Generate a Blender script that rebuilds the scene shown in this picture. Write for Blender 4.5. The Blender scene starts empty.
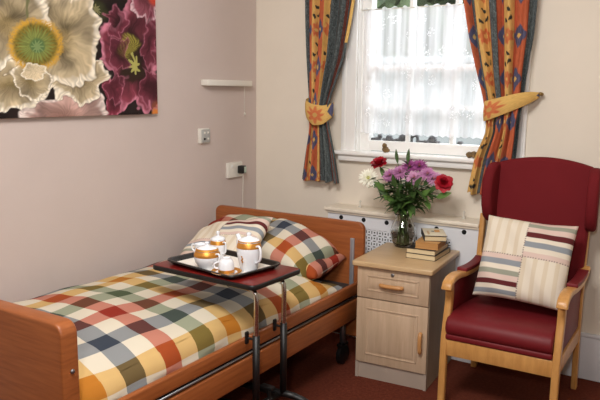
import bpy, bmesh, math, random
import numpy as np
from mathutils import Vector, Matrix, Euler
random.seed(7); rng = np.random.default_rng(7)
S = bpy.context.scene
COL = S.collection
R = math.radians
PI = math.pi
WX, WY = -2.914, 4.031          # left wall plane, back wall plane

# ------------------------------------------------------------------ helpers
def lin(c):
    c = [v / 255.0 for v in c]
    return tuple(v / 12.92 if v <= .04045 else ((v + .055) / 1.055) ** 2.4 for v in c)

def tag(o, label=None, cat=None, group=None, kind=None):
    if label: o['label'] = label
    if cat: o['category'] = cat
    if group: o['group'] = group
    if kind: o['kind'] = kind
    return o

def thing(name, label, cat, loc=(0, 0, 0), rz=0, group=None):
    o = bpy.data.objects.new(name, None); COL.objects.link(o)
    o.empty_display_size = .05
    o.location = loc; o.rotation_euler = (0, 0, rz)
    return tag(o, label, cat, group)

def link(name, me, mat, parent=None):
    o = bpy.data.objects.new(name, me); COL.objects.link(o)
    if mat:
        for m in (mat if isinstance(mat, (list, tuple)) else [mat]): me.materials.append(m)
    if parent: o.parent = parent
    return o

def mesh(name, verts, faces, mat, parent=None, smooth=False, uvs=None, cols=None):
    me = bpy.data.meshes.new(name)
    me.from_pydata([tuple(v) for v in verts], [], [tuple(f) for f in faces])
    me.update()
    if uvs is not None:
        uvl = me.uv_layers.new(name='UVMap')
        vi = np.empty(len(me.loops), dtype=np.int32); me.loops.foreach_get('vertex_index', vi)
        uvl.data.foreach_set('uv', np.asarray(uvs, dtype=np.float32)[vi].ravel())
    if cols is not None:
        ca = me.color_attributes.new('Col', 'FLOAT_COLOR', 'POINT')
        c = np.ones((len(verts), 4), dtype=np.float32); c[:, :3] = cols
        ca.data.foreach_set('color', c.ravel())
    if smooth:
        me.polygons.foreach_set('use_smooth', [True] * len(me.polygons))
    return link(name, me, mat, parent)

def obj(name, bm, mat, parent=None, smooth=False, auto=None):
    me = bpy.data.meshes.new(name)
    bmesh.ops.recalc_face_normals(bm, faces=bm.faces)
    bm.to_mesh(me); bm.free()
    if smooth or auto:
        me.polygons.foreach_set('use_smooth', [True] * len(me.polygons))
    if auto:
        me.set_sharp_from_angle(angle=R(auto))
    return link(name, me, mat, parent)

def merge(bm, tmp):
    me = bpy.data.meshes.new('tmp'); tmp.to_mesh(me); tmp.free()
    bm.from_mesh(me); bpy.data.meshes.remove(me)

def box(bm, c, s, bev=0, seg=2, rot=None):
    t = bmesh.new(); bmesh.ops.create_cube(t, size=1)
    bmesh.ops.scale(t, vec=s, verts=t.verts)
    if bev: bmesh.ops.bevel(t, geom=t.edges[:], offset=bev, segments=seg, affect='EDGES', profile=.5)
    if rot: bmesh.ops.rotate(t, cent=(0, 0, 0), matrix=Euler(rot).to_matrix(), verts=t.verts)
    bmesh.ops.translate(t, vec=c, verts=t.verts)
    merge(bm, t); return bm

def b2(bm, x0, x1, y0, y1, z0, z1, bev=0, seg=2):
    return box(bm, ((x0 + x1) / 2, (y0 + y1) / 2, (z0 + z1) / 2), (x1 - x0, y1 - y0, z1 - z0), bev, seg)

def BX(name, x0, x1, y0, y1, z0, z1, mat, parent=None, bev=0, seg=2):
    return obj(name, b2(bmesh.new(), x0, x1, y0, y1, z0, z1, bev, seg), mat, parent, auto=35 if bev else None)

def prism(pts, fmap, d0, d1, bev=0, seg=2):
    """outline pts (a,b) swept from depth d0 to d1; fmap(a,b,d)->xyz"""
    t = bmesh.new()
    f = t.faces.new([t.verts.new(fmap(a, b, d0)) for a, b in pts])
    r = bmesh.ops.extrude_face_region(t, geom=[f])
    vs = [v for v in r['geom'] if isinstance(v, bmesh.types.BMVert)]
    for v, (a, b) in zip(vs, pts): pass
    # map new verts explicitly (keep order by nearest source)
    src = {tuple(round(q, 6) for q in fmap(a, b, d0)): (a, b) for a, b in pts}
    for v in vs:
        k = tuple(round(q, 6) for q in v.co)
        a, b = src.get(k) or min(src.items(), key=lambda kv: (Vector(kv[0]) - v.co).length)[1]
        v.co = fmap(a, b, d1)
    bmesh.ops.recalc_face_normals(t, faces=t.faces)
    if bev:
        ed = [e for e in t.edges if len(e.link_faces) == 2 and e.calc_face_angle(0) > .9]
        bmesh.ops.bevel(t, geom=ed, offset=bev, segments=seg, affect='EDGES', profile=.5, clamp_overlap=True)
    return t

def roundrect(x0, x1, y0, y1, r, n=5):
    out = []
    for cx, cy, a0 in ((x1 - r, y1 - r, 0), (x0 + r, y1 - r, 90), (x0 + r, y0 + r, 180), (x1 - r, y0 + r, 270)):
        for k in range(n + 1):
            a = R(a0 + 90 * k / n); out.append((cx + r * math.cos(a), cy + r * math.sin(a)))
    return out

def smoothline(pts, n=6):
    P = [Vector(p) for p in pts]; out = []
    for i in range(len(P) - 1):
        p0 = P[max(i - 1, 0)]; p1 = P[i]; p2 = P[i + 1]; p3 = P[min(i + 2, len(P) - 1)]
        for k in range(n):
            t = k / n
            out.append(.5 * ((2 * p1) + (p2 - p0) * t + (2 * p0 - 5 * p1 + 4 * p2 - p3) * t * t + (3 * p1 - p0 - 3 * p2 + p3) * t ** 3))
    out.append(P[-1]); return out

def tube(bm, pts, rad, seg=10, cap=True):
    P = [Vector(p) for p in pts]
    rads = rad if isinstance(rad, (list, tuple)) else [rad] * len(P)
    rings = []; up = None
    for i, p in enumerate(P):
        d = (P[min(i + 1, len(P) - 1)] - P[max(i - 1, 0)]).normalized()
        if up is None:
            up = Vector((0, 0, 1)) if abs(d.z) < .9 else Vector((1, 0, 0))
        a = d.cross(up)
        if a.length < 1e-5: a = d.orthogonal()
        a.normalize(); b = a.cross(d).normalized(); up = b
        rings.append([bm.verts.new(p + (a * math.cos(2 * PI * k / seg) + b * math.sin(2 * PI * k / seg)) * rads[i]) for k in range(seg)])
    for i in range(len(rings) - 1):
        for k in range(seg):
            bm.faces.new((rings[i][k], rings[i][(k + 1) % seg], rings[i + 1][(k + 1) % seg], rings[i + 1][k]))
    if cap:
        bm.faces.new(rings[0][::-1]); bm.faces.new(rings[-1])
    return bm

def lathe(bm, prof, seg=32, c=(0, 0, 0)):
    rings = []
    for r, z in prof:
        if r < 1e-6: rings.append([bm.verts.new((c[0], c[1], c[2] + z))])
        else: rings.append([bm.verts.new((c[0] + r * math.cos(2 * PI * k / seg), c[1] + r * math.sin(2 * PI * k / seg), c[2] + z)) for k in range(seg)])
    for A, B in zip(rings, rings[1:]):
        for k in range(seg):
            j = (k + 1) % seg
            if len(A) == 1 and len(B) == 1: continue
            if len(A) == 1: bm.faces.new((A[0], B[k], B[j]))
            elif len(B) == 1: bm.faces.new((A[k], A[j], B[0]))
            else: bm.faces.new((A[k], A[j], B[j], B[k]))
    return bm

def sweep_rect(pts, w, t, x):
    """pts (y,z[,thick]) in plane x=const; width w along x, in-plane thickness t"""
    bm = bmesh.new(); rings = []
    P = [Vector((p[0], p[1])) for p in pts]
    for i, p in enumerate(P):
        d = (P[min(i + 1, len(P) - 1)] - P[max(i - 1, 0)]).normalized(); n = Vector((-d.y, d.x))
        tt = pts[i][2] if len(pts[i]) > 2 else t
        a = p + n * tt / 2; b = p - n * tt / 2
        rings.append([bm.verts.new((x - w / 2, a.x, a.y)), bm.verts.new((x + w / 2, a.x, a.y)),
                      bm.verts.new((x + w / 2, b.x, b.y)), bm.verts.new((x - w / 2, b.x, b.y))])
    for A, B in zip(rings, rings[1:]):
        for k in range(4): bm.faces.new((A[k], A[(k + 1) % 4], B[(k + 1) % 4], B[k]))
    bm.faces.new(rings[0][::-1]); bm.faces.new(rings[-1])
    bmesh.ops.recalc_face_normals(bm, faces=bm.faces)
    ed = [e for e in bm.edges if len(e.link_faces) == 2 and e.calc_face_angle(0) > .9]
    bmesh.ops.bevel(bm, geom=ed, offset=min(w, t) * .22, segments=3, affect='EDGES', profile=.5)
    return bm

def hash2(ix, iy, seed=0):
    h = np.sin(ix * 127.1 + iy * 311.7 + seed * 74.7) * 43758.5453
    return h - np.floor(h)
def vnoise(x, y, seed=0):
    ix, iy = np.floor(x), np.floor(y); fx, fy = x - ix, y - iy
    fx = fx * fx * (3 - 2 * fx); fy = fy * fy * (3 - 2 * fy)
    a = hash2(ix, iy, seed); b = hash2(ix + 1, iy, seed); c = hash2(ix, iy + 1, seed); d = hash2(ix + 1, iy + 1, seed)
    return (a * (1 - fx) + b * fx) * (1 - fy) + (c * (1 - fx) + d * fx) * fy
def sstep(a, b, x):
    t = np.clip((x - a) / (b - a), 0, 1); return t * t * (3 - 2 * t)
def grid_faces(nu, nv):   # verts index = j*nu+i
    return [(j * nu + i, j * nu + i + 1, (j + 1) * nu + i + 1, (j + 1) * nu + i) for j in range(nv - 1) for i in range(nu - 1)]

# ------------------------------------------------------------------ materials
def nodes(name):
    m = bpy.data.materials.new(name); m.use_nodes = True
    nt = m.node_tree; return m, nt, nt.nodes['Principled BSDF']

def mat(name, c, rough=.6, metal=0, var=0, scale=8, stretch=(1, 1, 1), bump=0, bscale=80, spec=.5, sheen=0, c2=None, coat=0):
    m, nt, p = nodes(name); N, L = nt.nodes, nt.links
    p.inputs['Roughness'].default_value = rough; p.inputs['Metallic'].default_value = metal
    p.inputs['Specular IOR Level'].default_value = spec
    if sheen: p.inputs['Sheen Weight'].default_value = sheen
    if coat: p.inputs['Coat Weight'].default_value = coat
    base = lin(c)
    p.inputs['Base Color'].default_value = (*base, 1)
    tc = N.new('ShaderNodeTexCoord')
    if var or c2:
        mp = N.new('ShaderNodeMapping'); mp.inputs['Scale'].default_value = stretch
        nz = N.new('ShaderNodeTexNoise'); nz.inputs['Scale'].default_value = scale; nz.inputs['Detail'].default_value = 5
        nz.inputs['Roughness'].default_value = .6
        rp = N.new('ShaderNodeValToRGB')
        lo = lin(c2) if c2 else tuple(v * (1 - var) for v in base)
        hi = base if c2 else tuple(min(1, v * (1 + var)) for v in base)
        rp.color_ramp.elements[0].position = .32; rp.color_ramp.elements[1].position = .68
        rp.color_ramp.elements[0].color = (*lo, 1); rp.color_ramp.elements[1].color = (*hi, 1)
        L.new(tc.outputs['Object'], mp.inputs['Vector']); L.new(mp.outputs[0], nz.inputs['Vector'])
        L.new(nz.outputs['Fac'], rp.inputs['Fac']); L.new(rp.outputs[0], p.inputs['Base Color'])
    if bump:
        bz = N.new('ShaderNodeTexNoise'); bz.inputs['Scale'].default_value = bscale; bz.inputs['Detail'].default_value = 3
        bp = N.new('ShaderNodeBump'); bp.inputs['Strength'].default_value = bump; bp.inputs['Distance'].default_value = .004
        L.new(tc.outputs['Object'], bz.inputs['Vector']); L.new(bz.outputs['Fac'], bp.inputs['Height']); L.new(bp.outputs[0], p.inputs['Normal'])
    return m

def colattr(name, rough=.85, spec=.3, bump=0, bscale=300, transl=0):
    m, nt, p = nodes(name); N, L = nt.nodes, nt.links
    a = N.new('ShaderNodeVertexColor'); a.layer_name = 'Col'
    L.new(a.outputs['Color'], p.inputs['Base Color'])
    p.inputs['Roughness'].default_value = rough; p.inputs['Specular IOR Level'].default_value = spec
    if bump:
        tc = N.new('ShaderNodeTexCoord'); bz = N.new('ShaderNodeTexNoise'); bz.inputs['Scale'].default_value = bscale
        bp = N.new('ShaderNodeBump'); bp.inputs['Strength'].default_value = bump; bp.inputs['Distance'].default_value = .002
        L.new(tc.outputs['Object'], bz.inputs['Vector']); L.new(bz.outputs['Fac'], bp.inputs['Height']); L.new(bp.outputs[0], p.inputs['Normal'])
    return m

def checks():
    m, nt, p = nodes('checked_cotton'); N, L = nt.nodes, nt.links
    uv = N.new('ShaderNodeUVMap'); uv.uv_map = 'UVMap'
    sx = N.new('ShaderNodeSeparateXYZ'); L.new(uv.outputs[0], sx.inputs[0])
    wh = (234, 229, 218)
    cs = [(224, 190, 132), wh, (150, 156, 165), wh, (206, 140, 126), wh, (165, 174, 156), wh]
    ramps = []
    for k in (0, 1):
        mu = N.new('ShaderNodeMath'); mu.operation = 'MULTIPLY'; mu.inputs[1].default_value = 1 / .8
        fr = N.new('ShaderNodeMath'); fr.operation = 'FRACT'
        rp = N.new('ShaderNodeValToRGB'); rp.color_ramp.interpolation = 'CONSTANT'
        el = rp.color_ramp.elements
        while len(el) < 8: el.new(.5)
        for i in range(8):
            el[i].position = i / 8
        for i in range(8): el[i].color = (*lin(cs[i]), 1)
        L.new(sx.outputs[k], mu.inputs[0]); L.new(mu.outputs[0], fr.inputs[0]); L.new(fr.outputs[0], rp.inputs[0]); ramps.append(rp)
    mx = N.new('ShaderNodeMix'); mx.data_type = 'RGBA'; mx.blend_type = 'MULTIPLY'; mx.inputs[0].default_value = 1
    L.new(ramps[0].outputs[0], mx.inputs[6]); L.new(ramps[1].outputs[0], mx.inputs[7])
    # where two coloured stripes cross the weave is denser and deeper
    ms = []
    for k in (0, 1):
        mu = N.new('ShaderNodeMath'); mu.operation = 'MULTIPLY'; mu.inputs[1].default_value = 5
        fr = N.new('ShaderNodeMath'); fr.operation = 'FRACT'; lt = N.new('ShaderNodeMath'); lt.operation = 'LESS_THAN'; lt.inputs[1].default_value = .5
        L.new(sx.outputs[k], mu.inputs[0]); L.new(mu.outputs[0], fr.inputs[0]); L.new(fr.outputs[0], lt.inputs[0]); ms.append(lt)
    both = N.new('ShaderNodeMath'); both.operation = 'MULTIPLY'; L.new(ms[0].outputs[0], both.inputs[0]); L.new(ms[1].outputs[0], both.inputs[1])
    gm = N.new('ShaderNodeGamma'); gm.inputs[1].default_value = 1.35; L.new(mx.outputs[2], gm.inputs[0])
    m2 = N.new('ShaderNodeMix'); m2.data_type = 'RGBA'; L.new(both.outputs[0], m2.inputs[0]); L.new(mx.outputs[2], m2.inputs[6]); L.new(gm.outputs[0], m2.inputs[7])
    L.new(m2.outputs[2], p.inputs['Base Color'])
    p.inputs['Roughness'].default_value = .9; p.inputs['Specular IOR Level'].default_value = .2
    tc = N.new('ShaderNodeTexCoord'); bz = N.new('ShaderNodeTexNoise'); bz.inputs['Scale'].default_value = 250
    bp = N.new('ShaderNodeBump'); bp.inputs['Strength'].default_value = .15; bp.inputs['Distance'].default_value = .002
    L.new(tc.outputs['Object'], bz.inputs['Vector']); L.new(bz.outputs['Fac'], bp.inputs['Height']); L.new(bp.outputs[0], p.inputs['Normal'])
    return m

def lace():
    m, nt, p = nodes('lace_net'); N, L = nt.nodes, nt.links
    out = nt.nodes['Material Output']; N.remove(p)
    uv = N.new('ShaderNodeUVMap'); uv.uv_map = 'UVMap'
    vo = N.new('ShaderNodeTexVoronoi'); vo.inputs['Scale'].default_value = 11
    L.new(uv.outputs[0], vo.inputs['Vector'])
    ptl = N.new('ShaderNodeTexVoronoi'); ptl.inputs['Scale'].default_value = 75; L.new(uv.outputs[0], ptl.inputs['Vector'])
    def math_(op, a, b=None):
        n = N.new('ShaderNodeMath'); n.operation = op
        for i, v in enumerate((a, b)):
            if v is None: continue
            if isinstance(v, (int, float)): n.inputs[i].default_value = v
            else: L.new(v, n.inputs[i])
        return n.outputs[0]
    blob = math_('LESS_THAN', vo.outputs['Distance'], .42)
    pt = math_('LESS_THAN', ptl.outputs['Distance'], .38)
    sep = N.new('ShaderNodeSeparateColor'); L.new(vo.outputs['Color'], sep.inputs[0])
    pick = math_('GREATER_THAN', sep.outputs[0], .42)
    motif = math_('MULTIPLY', math_('MULTIPLY', blob, pick), pt)
    mp = N.new('ShaderNodeMapping'); mp.inputs['Scale'].default_value = (7, .25, 1); L.new(uv.outputs[0], mp.inputs[0])
    nz = N.new('ShaderNodeTexNoise'); nz.inputs['Scale'].default_value = 1.6; nz.inputs['Detail'].default_value = 2; L.new(mp.outputs[0], nz.inputs['Vector'])
    fold = N.new('ShaderNodeMapRange'); fold.inputs[1].default_value = .38; fold.inputs[2].default_value = .62
    fold.inputs[3].default_value = .46; fold.inputs[4].default_value = .93; L.new(nz.outputs['Fac'], fold.inputs[0])
    fac = math_('MAXIMUM', fold.outputs[0], math_('MULTIPLY', motif, .93))
    tr = N.new('ShaderNodeBsdfTransparent'); df = N.new('ShaderNodeBsdfDiffuse'); tl = N.new('ShaderNodeBsdfTranslucent')
    for n in (df, tl): n.inputs['Color'].default_value = (.95, .95, .97, 1)
    ms = N.new('ShaderNodeMixShader'); ms.inputs[0].default_value = .55; L.new(df.outputs[0], ms.inputs[1]); L.new(tl.outputs[0], ms.inputs[2])
    mf = N.new('ShaderNodeMixShader'); L.new(fac, mf.inputs[0]); L.new(tr.outputs[0], mf.inputs[1]); L.new(ms.outputs[0], mf.inputs[2])
    L.new(mf.outputs[0], out.inputs['Surface'])
    return m

def glassmat(name, color=(1, 1, 1), ior=1.45, thin=False):
    m, nt, p = nodes(name); N, L = nt.nodes, nt.links
    out = nt.nodes['Material Output']
    if thin:
        N.remove(p)
        tr = N.new('ShaderNodeBsdfTransparent'); tr.inputs[0].default_value = (*color, 1)
        gl = N.new('ShaderNodeBsdfGlossy'); gl.inputs['Roughness'].default_value = .03
        fr = N.new('ShaderNodeFresnel'); fr.inputs[0].default_value = 1.45
        mx = N.new('ShaderNodeMixShader'); L.new(fr.outputs[0], mx.inputs[0]); L.new(tr.outputs[0], mx.inputs[1]); L.new(gl.outputs[0], mx.inputs[2])
        L.new(mx.outputs[0], out.inputs['Surface'])
    else:
        p.inputs['Base Color'].default_value = (*color, 1); p.inputs['Roughness'].default_value = 0
        p.inputs['Transmission Weight'].default_value = 1; p.inputs['IOR'].default_value = ior
    return m

M = {}
M['wall_pink'] = mat('wall_pink', (206, 191, 184), .85, var=.02, scale=3, bump=.05, bscale=60)
M['wall_cream'] = mat('wall_cream', (232, 222, 206), .85, var=.02, scale=3, bump=.05, bscale=60)
M['ceiling'] = mat('ceiling_white', (235, 230, 222), .9)
M['carpet'] = mat('carpet', (112, 56, 40), .97, c2=(90, 42, 30), scale=60, bump=.6, bscale=350, spec=.1)
M['white_gloss'] = mat('white_gloss_paint', (246, 245, 242), .35, var=.01, scale=4)
M['white_plastic'] = mat('white_plastic', (232, 228, 218), .4)
M['grey_plastic'] = mat('grey_plastic', (176, 176, 172), .4)
M['rad_white'] = mat('painted_board', (232, 234, 238), .45, var=.01, scale=4)
M['shelf_cream'] = mat('shelf_cream', (238, 228, 210), .3, var=.02, scale=5)
M['black'] = mat('black_plastic', (14, 13, 13), .45)
M['dark'] = mat('hole_shade_black', (18, 17, 18), .9)  # near-black stands in for the shade inside holes and behind the grille
M['bedwood'] = mat('cherry_laminate', (160, 92, 48), .38, c2=(136, 74, 37), scale=9, stretch=(.6, 1, 9), spec=.45)
M['railwood'] = mat('cherry_laminate_rail', (162, 93, 48), .38, c2=(138, 75, 37), scale=9, stretch=(9, .5, 9), spec=.45)
M['cabwood'] = mat('pale_beech_laminate', (204, 178, 150), .42, c2=(188, 161, 132), scale=7, stretch=(7, 7, .6))
M['cabtop'] = mat('pale_beech_top', (208, 178, 136), .38, c2=(196, 164, 122), scale=7, stretch=(.8, 8, 8))
M['cabside'] = mat('grey_beech_side', (168, 150, 128), .5, c2=(156, 138, 116), scale=7, stretch=(7, 7, .6))
M['plinth'] = mat('grey_plinth', (170, 154, 140), .5, var=.04, scale=6)
M['handle'] = mat('beech_handle', (196, 142, 88), .35, var=.06, scale=20)
M['chairwood'] = mat('beech_wood', (212, 158, 92), .33, c2=(192, 138, 76), scale=10, stretch=(4, 4, .8), spec=.5)
M['vinyl'] = mat('red_vinyl', (112, 27, 33), .5, var=.05, scale=4, bump=.08, bscale=350, spec=.3)
M['vinyl_back'] = mat('red_vinyl_back', (110, 29, 34), .8, var=.05, scale=4, bump=.08, bscale=350, spec=.12)
M['chrome'] = mat('chrome', (200, 198, 196), .2, 1)
M['steel'] = mat('steel', (150, 152, 156), .35, .9)
M['zinc'] = mat('zinc_channel', (170, 172, 178), .4, .6)
M['tabletop'] = mat('red_laminate', (108, 22, 18), .3, var=.08, scale=14)
M['tray'] = mat('black_tray', (20, 17, 16), .35)
M['linen'] = mat('tray_paper', (236, 230, 220), .85)
M['china'] = mat('porcelain', (232, 234, 238), .12, spec=.55)
M['gold'] = mat('gold_band', (206, 142, 60), .42, .6)
M['mattress'] = mat('mattress_cover', (58, 48, 44), .8)
M['checks'] = checks()
M['lace'] = lace()
M['curtain'] = colattr('printed_curtain', .9, .15, bump=.1)
M['patch'] = colattr('patchwork_cotton', .9, .15, bump=.2)
M['print'] = colattr('canvas_print', .75, .25)
M['glass'] = glassmat('window_glass', (.97, .98, .98), thin=True)
M['vase'] = glassmat('vase_glass', (.96, .98, .97), 1.45)
M['water'] = glassmat('vase_water', (.95, .97, .93), 1.33)
M['stem'] = mat('stem_green', (72, 96, 44), .6, var=.15, scale=30)
M['leaf'] = mat('leaf_green', (62, 88, 42), .5, var=.25, scale=25)
M['leaf_light'] = mat('leaf_fresh_green', (88, 122, 56), .5, var=.2, scale=25)
M['red'] = mat('red_petal', (172, 12, 36), .6, var=.2, scale=30)
M['white_petal'] = mat('white_petal', (250, 248, 232), .7, var=.03, scale=30)
M['yellow_green'] = mat('mum_heart', (206, 206, 110), .7)
M['lilac'] = mat('lilac_petal', (198, 134, 182), .7, var=.12, scale=40)
M['magenta'] = mat('magenta_petal', (160, 76, 140), .7, var=.15, scale=40)
M['pinkpale'] = mat('pale_pink_petal', (214, 160, 196), .7, var=.1, scale=40)
M['orange_heart'] = mat('orange_heart', (186, 120, 60), .8)
M['violet'] = mat('violet_bud', (84, 66, 110), .7)
M['page'] = mat('page_block', (226, 208, 170), .85, c2=(206, 184, 142), scale=14, stretch=(.5, .5, 60))
M['page2'] = mat('tan_page_block', (196, 146, 88), .85, c2=(178, 128, 72), scale=14, stretch=(.5, .5, 60))
M['cover_black'] = mat('black_cover', (34, 30, 30), .5)
M['cover_tan'] = mat('tan_cover', (192, 144, 88), .6, var=.05)
M['cover_white'] = mat('ivory_cover', (230, 220, 194), .5, var=.03, scale=14)
M['cover_orange'] = mat('cover_orange_print', (216, 156, 70), .5)
M['stone'] = mat('brown_stone', (134, 106, 62), .7, c2=(92, 72, 44), scale=40)
M['darkstone'] = mat('dark_ornament', (96, 96, 98), .7, var=.15, scale=40)
M['hedge'] = mat('hedge_leaf', (66, 80, 46), .8, c2=(38, 48, 28), scale=5)
M['ground'] = mat('pale_paving', (150, 148, 142), .9, var=.05, scale=2)
M['clear'] = mat('frosted_clear_plastic', (220, 216, 204), .2)
M['tan_hook'] = mat('dull_brass', (150, 120, 70), .4, .7)

# ------------------------------------------------------------------ setting
XR, YF, ZC = 1.5, -2.2, 2.95
tag(BX('floor', WX - .2, XR + .2, YF - .2, WY + .2, -.1, 0, M['carpet']), 'red-brown carpet floor', 'floor', kind='structure')
tag(BX('ceiling', WX - .2, XR + .2, YF - .2, WY + .2, ZC, ZC + .1, M['ceiling']), 'plain white ceiling above the room', 'ceiling', kind='structure')
tag(BX('wall_left', WX - .2, WX, YF - .2, WY + .2, 0, ZC, M['wall_pink']), 'dusky pink wall beside the bed', 'wall', kind='structure')
tag(BX('wall_right', XR, XR + .2, YF - .2, WY + .2, 0, ZC, M['wall_cream']), 'cream wall on the right of the room', 'wall', kind='structure')
tag(BX('wall_front', WX, XR, YF - .2, YF, 0, ZC, M['wall_cream']), 'cream wall facing the window', 'wall', kind='structure')
WL, WR, WB, WT = -2.096, -1.062, 1.20, 2.52     # window opening
bm = bmesh.new()
b2(bm, WX, WL, WY, WY + .2, 0, ZC); b2(bm, WR, XR, WY, WY + .2, 0, ZC)
b2(bm, WL, WR, WY, WY + .2, 0, WB); b2(bm, WL, WR, WY, WY + .2, WT, ZC)
bmesh.ops.remove_doubles(bm, verts=bm.verts, dist=1e-5)
tag(obj('wall_back', bm, M['wall_cream']), 'cream wall with the window', 'wall', kind='structure')
bm = b2(bmesh.new(), -1.17, XR, WY - .02, WY, 0, .25, .004); b2(bm, -1.17, XR, WY - .026, WY, .25, .275, .008)
tag(obj('baseboard_back', bm, M['rad_white'], auto=40), 'tall white skirting board under the window wall', 'skirting board', kind='structure')
bm = b2(bmesh.new(), WX, WX + .02, YF, WY, 0, .25, .004); b2(bm, WX, WX + .026, YF, WY, .25, .275, .008)
tag(obj('baseboard_left', bm, M['rad_white'], auto=40), 'white skirting board along the pink wall', 'skirting board', kind='structure')

w1 = bpy.data.objects.new('window_1', None); COL.objects.link(w1); w1.location = (0, WY, 0)
tag(w1, 'white painted sash window between the flowered curtains', 'window', kind='structure')
bm = bmesh.new()
FY0, FY1 = .05, .12
GL, GR = -2.028, -1.130
b2(bm, WL, GL, FY0, FY1, 1.23, WT, .004); b2(bm, GR, WR, FY0, FY1, 1.23, WT, .004)
b2(bm, GL, GR, FY0, FY1, 1.235, 1.302, .004); b2(bm, GL, GR, FY0, FY1, WT - .06, WT, .004)
obj('window_frame', bm, M['white_gloss'], w1, auto=40)
bm = bmesh.new()
for x in (-1.771 + .012, -1.470 + .008): b2(bm, x - .013, x + .013, FY0 + .012, FY1 - .005, 1.30, WT - .05, .003)
b2(bm, GL, GR, FY0 + .012, FY1 - .005, 1.526 - .012, 1.526 + .012, .003)
b2(bm, GL, GR, FY0 + .004, FY1 - .005, 1.772 - .02, 1.772 + .02, .003)
obj('glazing_bars', bm, M['white_gloss'], w1, auto=40)
for i, (z0, z1) in enumerate(((1.302, 1.514), (1.538, 1.752), (1.792, WT - .06))):
    for x0, x1 in ((GL, -1.772), (-1.746, -1.475), (-1.449, GR)):
        mesh('pane', [(x0, .09, z0), (x1, .09, z0), (x1, .09, z1), (x0, .09, z1)], [(0, 1, 2, 3)], M['glass'], w1)
bm = bmesh.new()
b2(bm, WL - .105, WL, -.022, 0, 1.18, WT, .005); b2(bm, WR, WR + .072, -.022, 0, 1.18, WT, .005)
b2(bm, WL - .105, WR + .072, -.022, 0, WT, WT + .1, .005)
b2(bm, WL - .09, WL - .07, -.03, -.015, 1.18, WT, .004); b2(bm, WR + .045, WR + .06, -.03, -.015, 1.18, WT, .004)
obj('architrave', bm, M['white_gloss'], w1, auto=40)
bm = bmesh.new()
b2(bm, WL - .14, WR + .11, -.075, .06, 1.205, 1.232, .01, 3); b2(bm, WL - .11, WR + .08, -.05, 0, 1.165, 1.205, .008, 2)
obj('window_sill', bm, M['white_gloss'], w1, auto=40)
bm = bmesh.new()
b2(bm, WL - .001, WL + .004, 0, .2, 1.23, WT); b2(bm, WR - .004, WR + .001, 0, .2, 1.23, WT)
obj('reveal_lining', bm, M['white_gloss'], w1)

# outside
tag(BX('ground', -14, 8, WY + .25, 16, -.3, -.2, M['ground']), 'pale paved ground outside the window', 'ground', kind='structure')
def hedge():
    n = 2600; V = []; F = []
    for i in range(n):
        c = Vector((random.uniform(-9, 2), random.uniform(7.6, 8.6), random.uniform(-.2, 4.2)))
        e = Euler((random.uniform(0, 6), random.uniform(0, 6), random.uniform(0, 6))).to_matrix(); s = random.uniform(.12, .3)
        k = len(V)
        for p in ((-1, 0, 0), (0, -.5, .1), (1, 0, 0), (0, .5, .1)): V.append(c + e @ (Vector(p) * s))
        F.append((k, k + 1, k + 2, k + 3))
    k = len(V); V += [(-9, 8.2, -.2), (2, 8.2, -.2), (2, 8.2, 3.6), (-9, 8.2, 3.6), (-9, 9, -.2), (2, 9, -.2), (2, 9, 3.6), (-9, 9, 3.6)]
    F += [tuple(k + q for q in f) for f in ((0, 1, 2, 3), (4, 7, 6, 5), (3, 2, 6, 7), (0, 4, 5, 1), (0, 3, 7, 4), (1, 5, 6, 2))]
    return mesh('hedge', V, F, M['hedge'])
tag(hedge(), 'tall leafy green hedge outside beyond the window panes', 'hedge')

bm = b2(bmesh.new(), -10, 3, 7.0, 7.2, -.2, 1.93); b2(bm, -10, 3, 6.95, 7.25, 1.93, 2.0, .01)  # invented wall, added to keep the view below the lace bright
tag(obj('added_backdrop_wall', bm, mat('backdrop_grey', (116, 119, 118), .9, var=.03, scale=2)), 'plain grey backdrop wall added outside in front of the hedge', 'backdrop wall')

# ------------------------------------------------------------------ net curtain
def net():
    nu, nv = 220, 60; V = []; UV = []
    x0, x1 = -2.075, -1.075; zt, zb = 2.148, 1.350
    for j in range(nv):
        t = j / (nv - 1)
        for i in range(nu):
            u = i / (nu - 1)
            zz = zt + (zb - zt) * t
            if j == nv - 1: zz += .004 * math.sin(u * 130)
            if j == 0: zz += .008 * math.sin(u * 90 + 1)
            y = WY + .028 + .010 * math.sin(u * 62 + 1.5 * math.sin(u * 17)) + .003 * math.sin(u * 130 + t * 2)
            V.append((x0 + (x1 - x0) * u, y, zz)); UV.append((u * 1.3, t * .83))
    return mesh('net_curtain', V, grid_faces(nu, nv), M['lace'], None, True, uvs=UV)
tag(net(), 'white patterned lace net curtain hung across the lower window', 'net curtain')
bm = tube(bmesh.new(), [(-2.09, WY + .03, 2.142), (-1.06, WY + .03, 2.142)], .004, 6)
tag(obj('curtain_wire', bm, M['white_plastic'], smooth=True), 'thin white wire carrying the lace net curtain', 'curtain wire')

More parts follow.
